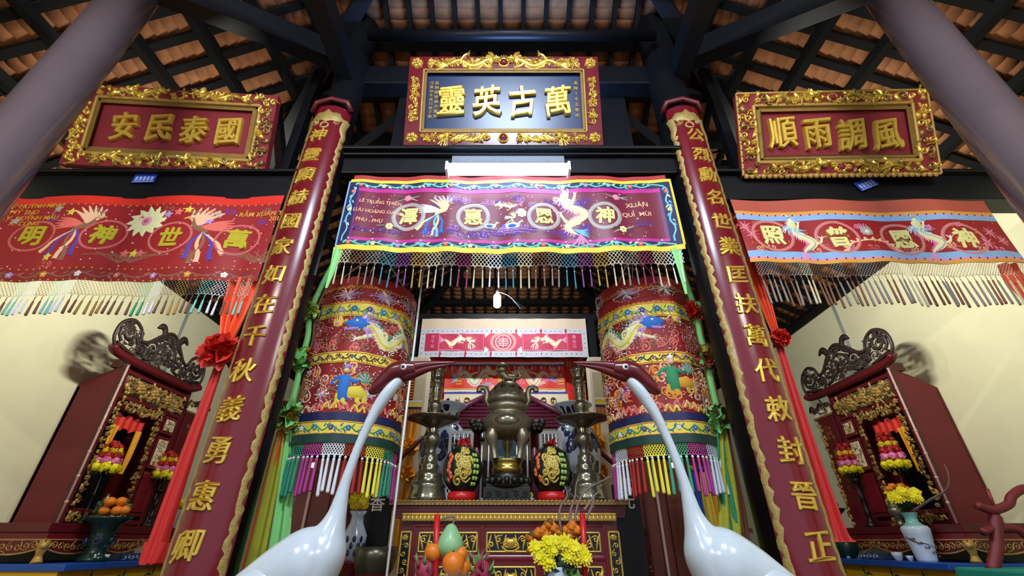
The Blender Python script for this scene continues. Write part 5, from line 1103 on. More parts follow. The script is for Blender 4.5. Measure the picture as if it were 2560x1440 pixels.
# ------------------------------------------------------------------ side shrines
def PX(px, py, X):
    "point of a sight line where it meets the plane x = X"
    d = P(px, py, 1)-Vector((0, 0, CAMZ)); return Vector((0, 0, CAMZ))+d*(X/d.x)
def leanvec(v): return Vector(v)
def shrine(sx, dy, side, c0, c1):
    mir = sx > 0
    B = lambda m, nm, par=None, lab=None, **k: m.build(nm, par, lab, mirror=mir, **k)
    T = lambda nm, lab, cat, loc, g=None: thing(nm, lab, cat, (sx*abs(loc[0]), loc[1], loc[2]), g)
    XF, Y0, TZ = -4.71, 5.14+dy, .82
    rnd = random.Random(31+sx)
    # table with blue rim and yellow front
    t = T('offering_counter', f'counter with blue rim and yellow front under the {side} shrine', 'counter', (-4.7, 6.2+dy, 0))
    yc0, yc1 = Y0-.25, Y0+2.3
    m = MB(); m.box((-4.69, (yc0+yc1)/2, TZ-.03), (.98, yc1-yc0, .06), 'bluepaint'); B(m, 'table_top', t, 'blue painted rim', bevel=.006)
    m = MB(); m.box((-4.72, (yc0+yc1)/2, (TZ-.06)/2), (.9, yc1-yc0-.06, TZ-.06), 'yellowpaint'); B(m, 'front_panel', t, 'yellow painted front')
    S = plane((-4.268, yc0, 0), (0, 1, 0), (0, 0, 1)); m = MB(S)
    for i in range(5):
        for k in range(7): a = k*.9; m.stroke([(.4+.45*i, .66), (.4+.45*i+.05*math.cos(a), .66+.05*math.sin(a)), (.4+.45*i+.1*math.cos(a+.4), .66+.09*math.sin(a+.4))], (.04, .01), 't_dark' if k % 2 else 'olive', .004, 2)
    B(m, 'painted_flowers', t)
    # low stand
    t = T('shrine_stand', f'low red stand with gilded scalloped apron carrying the {side} shrine', 'stand', (-4.85, 5.8+dy, TZ))
    sy0, sy1, sxf = Y0-.22, Y0+1.75, -4.52
    m = MB(); m.box((-4.85, (sy0+sy1)/2, 1.125), (.66, sy1-sy0+.06, .08), 'redlac2'); m.box((-4.85, (sy0+sy1)/2, 1.05), (.64, sy1-sy0, .07), 'redlac'); B(m, 'top', t, bevel=.006)
    for nm, S, L in (('apron', plane((sxf, sy0, TZ), (0, 1, 0), (0, 0, 1)), sy1-sy0), ('apron', plane((-5.18, sy0, TZ), (1, 0, 0), (0, 0, 1)), .66)):
        m = MB(S); n = 40; top = .2; 
        low = lambda s_: top-.05-.075*abs(math.sin(PI*s_*max(1, round(L/.62))))**.7
        m.grid(lambda a, b: S(L*a, low(a)+(top-low(a))*b, 0), n, 2, 'redlac2'); m.grid(lambda a, b: S(L*a, low(a)+(top-low(a))*b, -.02), n, 2, 'redlac2')
        m.stroke([(L*i/n, low(i/n)) for i in range(n+1)], .014, 'goldpaint', .008, 1); m.stroke([(0, top), (L, top)], .014, 'goldpaint', .008, 1)
        for i in range(int(L/.075)): swirl(m, .04+.075*i, (low((.04+.075*i)/L)+top)/2, .036, 'goldpaint', .008, 1 if i % 2 else -1, i)
        B(m, nm, t, 'gilded scroll apron')
    for (x, y) in ((sxf-.035, sy0+.035), (-5.15, sy0+.035), (sxf-.035, sy1-.035)):
        m = MB(); m.tube(cr([(x, y, TZ+.2), (x+.01, y-.01, TZ+.12), (x, y, TZ+.05), (x+.015, y-.01, TZ)], 3), [.04, .042, .044, .042, .036, .03, .034, .04, .046, .05], 'goldpaint', 10); m.ball((x+.03, y-.03, TZ+.15), (.035, .035, .035), 'goldpaint', 10, 7, .1); B(m, 'leg', t, 'gilded lion faced leg')
    # shrine
    Z0 = 1.167; t = T('shrine', f'carved red and gold shrine cabinet standing against the {side} wall', 'shrine', (-4.95, 5.75+dy, Z0)); W = 1.22; Hh = 1.725
    m = MB(); xs = [(-5.19, Z0), (XF, Z0), (XF, Z0+Hh), (-4.93, Z0+1.62), (-5.19, Z0+1.47)]
    for y in (Y0, Y0+.03): pass
    q = [(x, Y0, z_) for x, z_ in xs]+[(x, Y0+.03, z_) for x, z_ in xs]; n = 5
    m.add(q, [tuple(range(n)), tuple(range(2*n-1, n-1, -1))]+[(i, n+i, n+(i+1) % n, (i+1) % n) for i in range(n)], 'panelred', False); B(m, 'side_panel', t)
    m = MB(); m.box((-4.95, Y0+W, Z0+.72), (.48, .03, 1.44), 'redlac2'); m.box((-5.17, Y0+W/2, Z0+.72), (.03, W, 1.44), 'redlac2'); m.box((-4.81, Y0+W/2, Z0+Hh-.02), (.2, W, .04), 'redlac2'); B(m, 'cabinet_shell', t)
    m = MB(); 
    for y in (Y0+.03, Y0+.86, Y0+W-.03): m.box((XF-.02, y, Z0+Hh/2), (.06, .07, Hh), 'redlac2')
    for zz in (Z0+.04, Z0+.13, Z0+1.36, Z0+1.65): m.box((XF-.02, Y0+W/2, zz), (.05, W, .05), 'redlac2')
    B(m, 'front_frame', t, bevel=.005)
    m = MB(); m.tube([(XF+.035, Y0-.02, Z0-.01), (XF+.035, Y0-.02, Z0+Hh)], .012, 'clear', 8)
    for i in range(7): m.ball((XF+.035, Y0-.02, Z0+.2+.25*i), .018, 'clear', 8, 6)
    B(m, 'corner_rod', t, 'pale rod at the front corner')
    S = plane((XF+.015, Y0, Z0), (0, 1, 0), (0, 0, 1)); gm = ['goldold', 'goldpaint', 'goldold']
    m = MB(S); scroll_fill(m, .06, 1.38, 1.16, 1.62, gm, .03, 80, .05, rnd); 
    for k in range(3): m.flower(.3+.25*k, 1.5, .075, 'goldpaint', 'goldpaint', 6, .04)
    B(m, 'upper_carved_pattern', t, 'gilded floral carving')
    m = MB(S)
    for u0, u1 in ((.06, .16), (.74, .84)): scroll_fill(m, u0, .15, u1, 1.36, gm, .025, 40, .042, rnd)
    scroll_fill(m, .15, 1.2, .76, 1.34, gm, .025, 34, .045, rnd); B(m, 'pillar_carved_pattern', t, 'gilded pillar carving')
    m = MB(S); scroll_fill(m, .06, .0, .9, .12, gm, .02, 44, .04, rnd); B(m, 'lower_carved_pattern', t, 'gilded lower rail')
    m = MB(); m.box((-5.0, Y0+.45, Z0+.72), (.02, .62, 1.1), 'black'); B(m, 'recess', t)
    Sr = plane((XF-.05, Y0, Z0), (0, 1, 0), (0, 0, 1), lambda u, v: .012*math.sin(u*60))
    m = MB(Sr); m.grid(lambda a, b: Sr(.22+.46*a, 1.02+.16*b+.02*math.sin(a*19), .0), 40, 3, 'scarlet'); B(m, 'valance', t, 'bright red pleated valance')
    for u0, ph in ((.2, 0), (.58, 1)):
        m = MB(Sr); m.grid(lambda a, b: Sr(u0+.11*a*(.5+.5*b)+.03*(1-b)*(1 if ph == 0 else 0), .55+.5*b, .01), 14, 6, 'amber'); B(m, 'curtain', t, 'yellow tied curtain')
    m = MB(); lp = (XF-.12, Y0+.36, Z0+1.0); m.ball(lp, .022, 'flame', 10, 8); B(m, 'votive_lamp', t, 'glowing red votive lamp')
    # door leaf with painted squares beside the opening
    m = MB(S); 
    for v0, v1 in ((.16, .62), (.66, 1.06), (1.1, 1.32)): 
        m.rect(.90, v0, 1.15, v1, 'redlac', .0)
        if v1 > .9: m.rect(.935, v0+.04, 1.115, v1-.04, 'creamboard', .006); scroll_fill(m, .935, v0+.03, 1.115, v1-.03, ['goldold', 'goldpaint'], .015, 9, .045, rnd)
    B(m, 'door_leaf', t, 'red door leaf with gilded squares')
    # eave and fretwork crest
    ez = Z0+Hh
    m = MB(); q = cr([(XF+.06, Y0+c0, ez+.1), (XF+.05, Y0+c0+.1, ez+.05), (XF+.04, Y0+.2, ez+.03), (XF+.04, Y0+W-.2, ez+.03), (XF+.05, Y0+c1-.1, ez+.05), (XF+.06, Y0+c1, ez+.1)], 5); m.tube(q, .05, 'redlac2', 8, True, 1.3)
    m.box((-4.8, Y0+W/2, ez+.03), (.2, W, .06), 'redlac2'); B(m, 'eave', t, 'dark red upturned eave')
    KW = (c1-c0-.06)/1.46; S0_ = plane((XF+.05, Y0+c0+.03, ez+.06), (0, 1, 0), (0, 0, 1)); S = lambda u, v, h: S0_(u*KW, v, h); m = MB(S); CW = W+.24
    out = [(.02, .02), (-.06, .14), (-.04, .32), (.1, .42), (.24, .36), (.3, .24), (.4, .26), (.5, .36), (.6, .46), (.72, .52), (.84, .47), (.95, .36), (1.05, .26), (1.14, .24), (1.2, .36), (1.34, .42), (1.48, .32), (1.51, .14), (1.43, .02)]
    m.stroke(out, .05, 'fret', .022, 4, True); m.stroke([(0, .015), (CW, .015)], .04, 'fret', .02, 1, True)
    for f, o in ((1, 0), (-1, CW)):
        m.spiral(o+f*.1, .24, .13, 1.6, .05, 'fret', .022, .5, f, .1, True); m.spiral(o+f*.33, .13, .09, 1.4, .042, 'fret', .02, 2, -f, .1, True)
        m.spiral(o+f*.5, .22, .1, 1.5, .042, 'fret', .02, 0, f, .1, True)
        for pts in ([(o+f*.0, .1), (o+f*.12, .06), (o+f*.28, .04)], [(o+f*.2, .3), (o+f*.26, .2), (o+f*.4, .06)], [(o+f*.42, .05), (o+f*.55, .1), (o+f*.6, .3), (o+f*.7, .38)], [(o+f*.05, .36), (o+f*.1, .4), (o+f*.02, .2)], [(o+f*.45, .3), (o+f*.58, .38), (o+f*.66, .48)]): m.stroke(pts, (.035, .06, .026), 'fret', .018, 3, True)
        m.stroke([(o+f*.6, .44), (o+f*.55, .53), (o+f*.49, .53), (o+f*.45, .49)], (.09, .1, .03), 'fret', .02, 3, True)
    for i in range(10): a = i*.628; m.stroke([(CW/2+.04*math.cos(a), .2+.04*math.sin(a)), (CW/2+.13*math.cos(a), .2+.12*math.sin(a))], (.03, .012), 'fret', .022, 1, True)
    m.ring(CW/2, .2, .06, .03, 'fret', .025, 16); m.spiral(CW/2, .41, .075, 1.5, .042, 'fret', .02, 0, 1, .1, True)
    scroll_fill(m, .05, .04, CW-.05, .2, ['fret'], .018, 30, .06, rnd); scroll_fill(m, .0, .2, .3, .36, ['fret'], .018, 7, .055, rnd); scroll_fill(m, CW-.3, .2, CW, .36, ['fret'], .018, 7, .055, rnd); scroll_fill(m, CW/2-.22, .2, CW/2+.22, .44, ['fret'], .018, 12, .055, rnd)
    B(m, 'crest', t, 'dark openwork crest of scrolls and dragons')
    # lower wing at the far end
    m = MB(); wy = Y0+W+.02; m.box((-4.9, wy+.17, Z0+.72), (.46, .34, 1.44), 'redlac2'); B(m, 'side_wing', t, bevel=.004)
    S = plane((XF+.03, wy, Z0), (0, 1, 0), (0, 0, 1)); m = MB(S)
    for v0, v1 in ((1.1, 1.36), (.42, 1.05)): m.rect(.06, v0, .28, v1, 'redlac', .0); m.rect(.085, v0+.03, .255, v1-.03, 'creamboard', .006); scroll_fill(m, .085, v0+.03, .255, v1-.03, ['goldold', 'goldpaint'], .014, 12, .045, rnd)
    scroll_fill(m, .28, .0, .36, 1.4, ['goldpaint'], .03, 20, .045, rnd); B(m, 'wing_panel', t, 'painted and gilded wing panels')
    m = MB(S); m.stroke([(-.05, 1.46), (.4, 1.46)], .05, 'goldold', .03, 1, True); m.rect(-.02, 1.48, .38, 1.56, 'creamboard', .0); scroll_fill(m, -.03, 1.5, .4, 1.64, ['fret', 'goldold'], .03, 10, .06, rnd); m.stroke([(-.04, 1.5), (.0, 1.62), (.1, 1.58), (.2, 1.66), (.3, 1.58), (.4, 1.66), (.46, 1.58)], .03, 'fret', .02, 3, True); B(m, 'wing_crest', t, 'small carved roof of the wing')
    return B, T

def at(px, py, X, sx): p = PX(px, py, X*(-1 if sx < 0 else 1) if False else sx*abs(X)); return p
def pompom(m, c, r, mat, seed):
    rr = random.Random(seed); m.ball(c, r*.8, mat, 10, 7, .08)
    for i in range(18):
        d = Vector((rr.gauss(0, 1), rr.gauss(0, 1), rr.gauss(0, 1))).normalized(); u = d.orthogonal().normalized()*r*.28; v_ = d.cross(u).normalized()*r*.28; p = Vector(c)+d*r*.8
        m.add([p-u-v_, p+u-v_, p+u+v_+d*r*.2, p-u+v_+d*r*.2], [(0, 1, 2, 3)], mat)
def flower_tower(px, ptop, pbot, X, sx, zbase, lab):
    "a silk flower pagoda on a turned stick"
    pb = at(px, pbot, X, sx); Y = pb.y; zt_ = zy(ptop, Y); zb_ = pb.z; x = pb.x; hh = zt_-zb_
    t = thing('flower_tower', lab, 'flower arrangement', (x, Y, zbase))
    rr = random.Random(int(px)); r = .062
    for i, (f, mat, k) in enumerate(((.05, 'mum', 7), (.28, 'pinkflower', 6), (.48, 'redflower', 6), (.66, 'mumdeep', 5), (.82, 'redflower', 4), (.97, 'redflower', 2))):
        m = MB(); rad = .1*(1-.55*f)
        for j in range(k): a = 2*PI*j/k+i; pompom(m, (x+rad*math.cos(a), Y+rad*math.sin(a), zb_+hh*f), r*(1-.35*f), mat, i*9+j)
        m.build('bloom_tier', t, {'mum': 'yellow', 'mumdeep': 'golden', 'pinkflower': 'pink', 'redflower': 'red'}[mat]+' blooms')
    m = MB(); m.lathe([(.05, zbase), (.055, zbase+.02), (.014, zbase+.05), (.01, zb_*.5+zbase*.5), (.022, zb_*.52+zbase*.48), (.009, zb_*.55+zbase*.45), (.008, zb_), (.006, zt_)], (x, Y, 0), 'darkbronze', 12); m.build('stick', t)
    m = MB()
    for i in range(12): a = i*.52; m.tube([(x, Y, zb_-.02), (x+.07*math.cos(a), Y+.07*math.sin(a), zb_-.02), (x+.1*math.cos(a), Y+.1*math.sin(a), zb_-.07)], [.012, .018, .003], 'leaf', 5)
    m.build('leaf', t)
def burner(p, s, lab, zbase):
    t = thing('incense_pot', lab, 'incense burner', (p.x, p.y, zbase)); m = MB(); m.lathe([(.05*s, 0), (.085*s, .01), (.06*s, .03*s), (.05*s, .1*s), (.1*s, .16*s), (.125*s, .23*s), (.115*s, .27*s), (.09*s, .29*s), (.115*s, .31*s), (.1*s, .33*s), (.06*s, .36*s), (.07*s, .4*s), (.03*s, .45*s), (.02*s, .5*s)], (p.x, p.y, zbase), 'bronze', 20); m.build('bowl', t)
    for a in (0, PI):
        m = MB(); m.tube(cr([(p.x, p.y+math.cos(a)*.11*s, zbase+.25*s), (p.x, p.y+math.cos(a)*.16*s, zbase+.3*s), (p.x, p.y+math.cos(a)*.13*s, zbase+.37*s)], 3), .012*s, 'bronze', 6); m.build('handle', t)
def candlestick(p, zb_, zt_, lab, mat='darkbronze'):
    t = thing('candlestick', lab, 'candlestick', (p.x, p.y, zb_)); H = zt_-zb_; m = MB()
    m.lathe([(.07, 0), (.07, .02), (.03, .06*H+.02), (.02, .2*H), (.04, .26*H), (.018, .32*H), (.016, .5*H), (.032, .55*H), (.016, .6*H), (.014, .8*H), (.05, .86*H), (.055, .88*H), (.02, .9*H), (.022, H)], (p.x, p.y, zb_), mat, 14); m.build('stem', t)

STZ, TBZ = 1.165, .82
B, T = shrine(-1, 0, 'left', -.36, 1.25)
BR, TR = shrine(1, .12, 'right', -.2, 1.6)
# --- left shrine offerings
flower_tower(262, 1108, 1172, 4.62, -1, STZ, 'tower of silk flowers before the left shrine, nearer to the red side panel')
flower_tower(408, 1132, 1190, 4.62, -1, STZ, 'tower of silk flowers before the left shrine, beside the red sash')
burner(at(270, 1240, -4.58, -1), .62, 'dark bronze incense pot in front of the left shrine', STZ)
candlestick(at(382, 1280, -4.6, -1), STZ, zy(1215, at(382, 1280, -4.6, -1).y), 'thin dark candlestick before the left shrine')
p = at(232, 1395, -4.38, -1)
t = thing('glazed_pedestal', 'dark green glazed pedestal bowl holding oranges before the left shrine', 'pedestal bowl', (p.x, p.y, TBZ)); m = MB(); zt_ = zy(1291, p.y); h = zt_-TBZ
m.lathe([(.13, 0), (.14, .03), (.11, .08*h+.02), (.09, .3*h), (.12, .45*h), (.1, .6*h), (.13, .8*h), (.2, .93*h), (.21, h), (.19, h), (.1, h-.03)], (p.x, p.y, TBZ), 'greenglaze', 28); m.build('bowl', t)
for i in range(6):
    m = MB(); a = i*PI/3; swS = plane((p.x+.125*math.cos(a), p.y+.125*math.sin(a), TBZ+.45*h), (-math.sin(a), math.cos(a), 0), (0, 0, 1)); m.S = swS; swirl(m, 0, 0, .045, 'cobalt', .02, 1 if i % 2 else -1); m.build('relief_pattern', t)
for i, (dx, dy, dz) in enumerate(((-.05, -.04, .055), (.07, -.02, .055), (0, .06, .055), (-.01, -.06, .14), (.06, .0, .145), (.12, .02, .06), (-.1, .05, .05))):
    c = Vector((p.x+dx, p.y+dy, zt_+dz)); o = thing('mandarin', 'mandarin orange heaped in the dark green pedestal bowl before the left shrine', 'orange', c-Vector((0, 0, .05)), 'oranges in the green bowl'); m = MB(); m.ball(c, (.055, .055, .048), 'orange', 12, 8); m.build('peel', o)
t = thing('leaf_spray', 'spray of green leaves and a banana hand behind the oranges in the green bowl', 'leaves', (p.x-.08, p.y+.1, zt_)); m = MB(); rr = random.Random(3)
for i in range(24): a = rr.uniform(0, 6.28); c = Vector((p.x-.06, p.y+.08, zt_+.03)); m.tube([c, c+Vector((.1*math.cos(a), .1*math.sin(a), rr.uniform(.03, .12))), c+Vector((.17*math.cos(a), .17*math.sin(a), rr.uniform(.0, .12)))], [.008, .02, .002], 'leaflight' if i % 2 else 'leaf', 5)
m.build('leaf', t)
def cup(p, mat, lab, r=.04, g=None):
    t = thing('cup', lab, 'cup', (p.x, p.y, TBZ), g); m = MB(); m.lathe([(r*.5, 0), (r*.6, .01), (r*.9, r*.8), (r, r*1.5), (r*.9, r*1.5), (r*.7, r*.6), (r*.1, r*.3)], (p.x, p.y, TBZ), mat, 16); m.build('bowl', t)
def tray(p, lab, L, mat='cobalt'):
    t = thing('tray', lab, 'tray', (p.x, p.y, TBZ)); m = MB(); m.box((p.x, p.y, TBZ+.035), (.16, L, .07), mat); m.build('box', t, bevel=.006)
    m = MB(plane((p.x+(.081 if p.x < 0 else -.081), p.y, TBZ), (0, 1 if p.x < 0 else -1, 0), (0, 0, 1)))
    for i in range(6): swirl(m, -L*.4+L*.16*i, .035, .02, 'porcelain', .004, 1 if i % 2 else -1)
    m.build('pattern', t)
tray(at(322, 1385, -4.36, -1), 'blue and white porcelain tray on the blue rimmed counter at left', .36)
for i, (px, mat, lab) in enumerate(((262, 'porcelain', 'white saucer cup nearest the green pedestal on the left counter'), (362, 'porcelain', 'white cup right of the blue tray on the left counter'), (385, 'celadon', 'pale green cup left of the column on the left counter'))): cup(at(px, 1390, -4.3, -1), mat, lab, .045)
p = at(398, 1370, -4.5, -1); t = thing('teapot', 'blue and white teapot at the far end of the left counter', 'teapot', (p.x, p.y, TBZ)); m = MB(); m.lathe([(.05, 0), (.08, .05), (.085, .1), (.05, .15), (.03, .16), (.012, .19)], (p.x, p.y, TBZ), 'porcelain', 20); m.build('pot', t); m = MB(); m.tube(cr([(p.x+.07, p.y-.03, TBZ+.08), (p.x+.12, p.y-.05, TBZ+.11), (p.x+.14, p.y-.06, TBZ+.15)], 3), .013, 'cobalt', 6); m.build('spout', t); m = MB(); m.tube(cr([(p.x-.07, p.y, TBZ+.05), (p.x-.12, p.y, TBZ+.09), (p.x-.07, p.y, TBZ+.13)], 4), .01, 'cobalt', 6); m.build('handle', t)
p = at(452, 1300, -4.75, -1); t = thing('flower_vase', 'white vase of yellow flowers at the back end of the left counter by the column', 'vase', (p.x, p.y, TBZ)); m = MB(); zt_ = zy(1275, p.y); m.lathe([(.05, 0), (.09, .1), (.08, .2), (.05, zt_-TBZ-.04), (.06, zt_-TBZ)], (p.x, p.y, TBZ), 'porcelain', 20); m.build('vase', t)
for k in range(6): m = MB(); mum(m, Vector((p.x+.07*math.cos(k), p.y+.07*math.sin(k), zt_+.05+.02*(k % 3))), .06, 'mum', (.4, -1, .4), k); m.build('flower', t, 'yellow flower')
# --- right shrine offerings
flower_tower(2128, 1112, 1178, 4.62, 1, STZ, 'tower of silk flowers before the right shrine, beside the column')
flower_tower(2240, 1085, 1165, 4.62, 1, STZ, 'tower of silk flowers before the right shrine, near its opening')
burner(at(2228, 1245, 4.58, 1), .66, 'dark bronze incense pot in front of the right shrine', STZ)
candlestick(at(2172, 1290, 4.6, 1), STZ, zy(1185, at(2172, 1290, 4.6, 1).y), 'thin dark candlestick before the right shrine')
p = at(2322, 1408, 4.36, 1); t = thing('tall_vase', 'pale celadon and white porcelain vase with yellow flowers on the right counter', 'vase', (p.x, p.y, TBZ)); zt_ = zy(1282, p.y); h = zt_-TBZ
m = MB(); m.lathe([(.085, 0), (.09, .02), (.1, .2*h), (.125, .55*h), (.13, .66*h), (.115, .72*h)], (p.x, p.y, TBZ), 'porcelain', 28); m.build('body', t)
m = MB(); m.lathe([(.115, .72*h), (.09, .74*h), (.06, .8*h), (.058, .9*h), (.075, .985*h), (.08, h), (.06, h)], (p.x, p.y, TBZ), 'celadon', 24); m.build('neck', t, 'celadon green neck')
Sv = lambda u, v, hh, p=p: Vector((p.x+(.122+hh)*math.sin(u/.12), p.y-(.122+hh)*math.cos(u/.12), TBZ+v)); m = MB(Sv)
m.stroke([(-.2, .5*h), (-.12, .4*h), (-.04, .36*h), (.03, .28*h)], (.01, .006), 't_dark', .004)
for k in range(9): m.disc(-.15+.025*k, .46*h-.02*k+.02*(k % 2), .011, 'cobalt' if k % 2 else 't_brown', .006, 6)
m.build('painted_branch', t); rr = random.Random(9)
for k in range(11): m = MB(); a = k*.6; mum(m, p+Vector((.12*math.cos(a), .08*math.sin(a)-.03, zt_-p.z+.16+.04*math.sin(k*2))), .062, 'mum', (-.5, -1, .5), k); m.build('chrysanthemum', t, 'yellow chrysanthemum')
for k in range(5): m = MB(); c = p+Vector((.05*(k-2), .02, zt_-p.z+.24+.03*(k % 2))); m.ball(c, (.04, .04, .03), 'marigold', 10, 7, .2); m.build('marigold', t, 'orange marigold')
m = MB()
for k in range(40): a = k*2.4; c = p+Vector((0, 0, zt_-p.z+.02)); m.tube([c, c+Vector((.06*math.cos(a), .06*math.sin(a), .07)), c+Vector((.12*math.cos(a), .12*math.sin(a), rr.uniform(.06, .13)))], [.006, .018, .002], 'leaf', 5)
m.build('leaf', t)
m = MB(); q = cr([p+Vector((.02, 0, zt_-p.z)), PX(2325, 1250, 4.36), PX(2365, 1225, 4.36), PX(2372, 1190, 4.36), PX(2360, 1160, 4.36)], 5); m.tube(q, [.014-.011*k/len(q) for k in range(len(q))], 'branch', 6); m.build('bare_branch', t)
p = at(2085, 1320, 4.5, 1); t = thing('fruit_stand', 'dark footed stand with orange fruit beside the right column', 'stand', (p.x, p.y, TBZ)); zt_ = zy(1272, p.y); h = zt_-TBZ
m = MB(); m.lathe([(.12, 0), (.12, .03), (.06, .1), (.05, .5*h), (.09, .8*h), (.2, .96*h), (.21, h), (.1, h-.02)], (p.x, p.y, TBZ), 'darkbronze', 24); m.build('bowl', t)
for i in range(7):
    a = i*.95; c = Vector((p.x+.09*math.cos(a)*(i > 1), p.y+.09*math.sin(a)*(i > 1), zt_+.05+(.075 if i < 2 else 0))); o = thing('mandarin', 'mandarin orange heaped on the dark stand beside the right column', 'orange', c-Vector((0, 0, .05)), 'oranges on the dark stand'); m = MB(); m.ball(c, (.055, .055, .048), 'orange', 12, 8); m.build('peel', o)
p = at(2112, 1365, 4.34, 1); t = thing('glazed_jar', 'dark green glazed jar on the right counter beside the column', 'jar', (p.x, p.y, TBZ)); m = MB(); m.lathe([(.08, 0), (.12, .04), (.15, .13), (.12, .22), (.06, .28), (.03, .3), (.035, .33), (.01, .36)], (p.x, p.y, TBZ), 'greenglaze', 24); m.build('body', t)
m = MB(); m.ball((p.x, p.y-.05, TBZ+.33), .026, 'white', 8, 6); m.build('knob', t)
tray(at(2190, 1393, 4.36, 1), 'blue and white porcelain tray on the blue rimmed counter at right', .34)
cup(at(2248, 1400, 4.28, 1), 'porcelain', 'pale blue cup on the right counter left of the tall vase', .055); cup(at(2278, 1402, 4.3, 1), 'porcelain', 'small white cup beside the tall vase on the right counter', .035); cup(at(2122, 1395, 4.3, 1), 'porcelain', 'small white cup left of the blue tray on the right counter', .04)
# teal cloth table at the near end on the right, with a red carved rack
p0 = PX(2335, 1415, 4.2); t = thing('draped_table', 'low table covered with a teal cloth at the near end of the right counter', 'table', (4.66, p0.y-.76, 0)); m = MB(); m.box((4.68, p0.y-.76, .40), (.96, 1.1, .79), 'teal'); m.build('cloth', t, bevel=.02)
yy = p0.y-.35; q = lambda px, py: PX(px, py, 4.62) if False else P(px, py, yy-.1)
t = thing('carved_rack', 'red lacquered rack with curled arms at the right edge of the view', 'rack', (q(2500, 1400).x, yy-.1, .8)); m = MB()
m.tube(cr([q(2480, 1430), q(2492, 1370), q(2490, 1320), q(2488, 1290)], 4), .05, 'panelred', 8); m.build('post', t)
m = MB(); m.tube(cr([q(2440, 1262), q(2480, 1275), q(2520, 1262), q(2530, 1240), q(2560, 1222), q(2610, 1225)], 5), .04, 'panelred', 8); m.build('upper_arm', t)
m = MB(); m.tube(cr([q(2455, 1330), q(2495, 1320), q(2540, 1322), q(2570, 1345)], 5), .035, 'panelred', 8); m.build('lower_arm', t)
m = MB(); m.tube([q(2468, 1222), q(2486, 1268)], .016, 'vazered', 6); m.build('peg', t)
# ------------------------------------------------------------------ sanctuary behind the altar
def hang(name, label, cat, Y, x0p, x1p, pt, pb, py, mat, draw=None, rp=.008, parts=True):
    x0, x1 = P(x0p, py, Y).x, P(x1p, py, Y).x; zt, zb = zy(pt, Y), zy(pb, Y); S = plane((0, Y, zb), (1, 0, 0), (0, 0, 1), lambda u, v: rp*math.sin(u*14+v*2))
    t = thing(name, label, cat, ((x0+x1)/2, Y, zb)); m = MB(S); m.rect(x0, 0, x1, zt-zb, mat, 0, 40, 6, .004); m.build('cloth', t)
    if draw: draw(t, S, x0, x1, zt-zb, lambda p: zy(p, Y)-zb, lambda a, b: P(a, b, Y).x)
    return t
def d1(t, S, a, b, H, V, X):
    m = MB(S); m.rect(a, V(823), b, H, 'beige', .002, 30, 2); m.build('header', t, 'plain beige header')
    m = MB(S)
    for v0, v1, u0, u1 in ((0, V(878), a, b), (V(834), V(822), a, b), (0, V(824), a, a+.09), (0, V(824), b-.09, b)): m.rect(u0, v0, u1, v1, 'greyband', .003, 20, 1)
    dotline(m, [(a+.04, V(885)), (b-.04, V(885))], .085, 'navy', .012, .006); dotline(m, [(a+.04, V(828)), (b-.04, V(828))], .085, 'navy', .012, .006)
    for u in (a+.045, b-.045): dotline(m, [(u, 0), (u, V(826))], .085, 'navy', .012, .006)
    m.build('grey_border', t, 'grey dotted border')
    g = MB(S); u, v = (X(1258, 855)), V(855); g.ring(u, v, .2, .05, 'ringpink', .006, 30, .17); g.ring(u, v, .13, .016, 't_white', .006, 26)
    for k in range(5): g.stroke([(u-.1+.012*abs(k-2), v+.06-.03*k), (u+.1-.012*abs(k-2), v+.06-.03*k)], .013, 't_white', .007, 1)
    g.stroke([(u, v+.1), (u, v-.1)], .012, 't_white', .008, 1)
    for f in (1, -1):
        for e in (1, -1): g.poly([(u+f*.24, v+e*.15), (u+f*.33, v+e*.19), (u+f*.31, v+e*.08)], 't_white', .004)
    g.build('roundel', t, 'pink and white longevity roundel')
    g = MB(S)
    for f in (1, -1):
        c = u+f*.72; fw, fh = .38, .15
        g.stroke([(c-fw, v-fh), (c+fw, v-fh), (c+fw, v+fh), (c-fw, v+fh), (c-fw, v-fh)], .014, 't_pink', .004, 1)
        dragon(g, c+f*.15, v, .34, -f, DB, .005, .16, .16, 1.2, 1); phoenix(g, c-f*.15, v+.0, .13, f, dict(PH, body='t_white', tail='t_cream', tail2='t_white', tail3='t_grey', head='t_white'))
    g.build('embroidered_pattern', t)
    for px, s_ in ((1082, '壬午年'), (1436, '春吉日')):
        for i, ch in enumerate(s_): g = MB(S); g.text(ch, X(px, 855), V(842+12*i), .075, 't_pink', .004, .01); g.build('lettering', t)
hang('sanctuary_banner', 'pink red banner with a round longevity emblem in grey dotted border', 'banner', 7.0, 1050, 1468, 797, 893, 850, 'pinkred', d1)
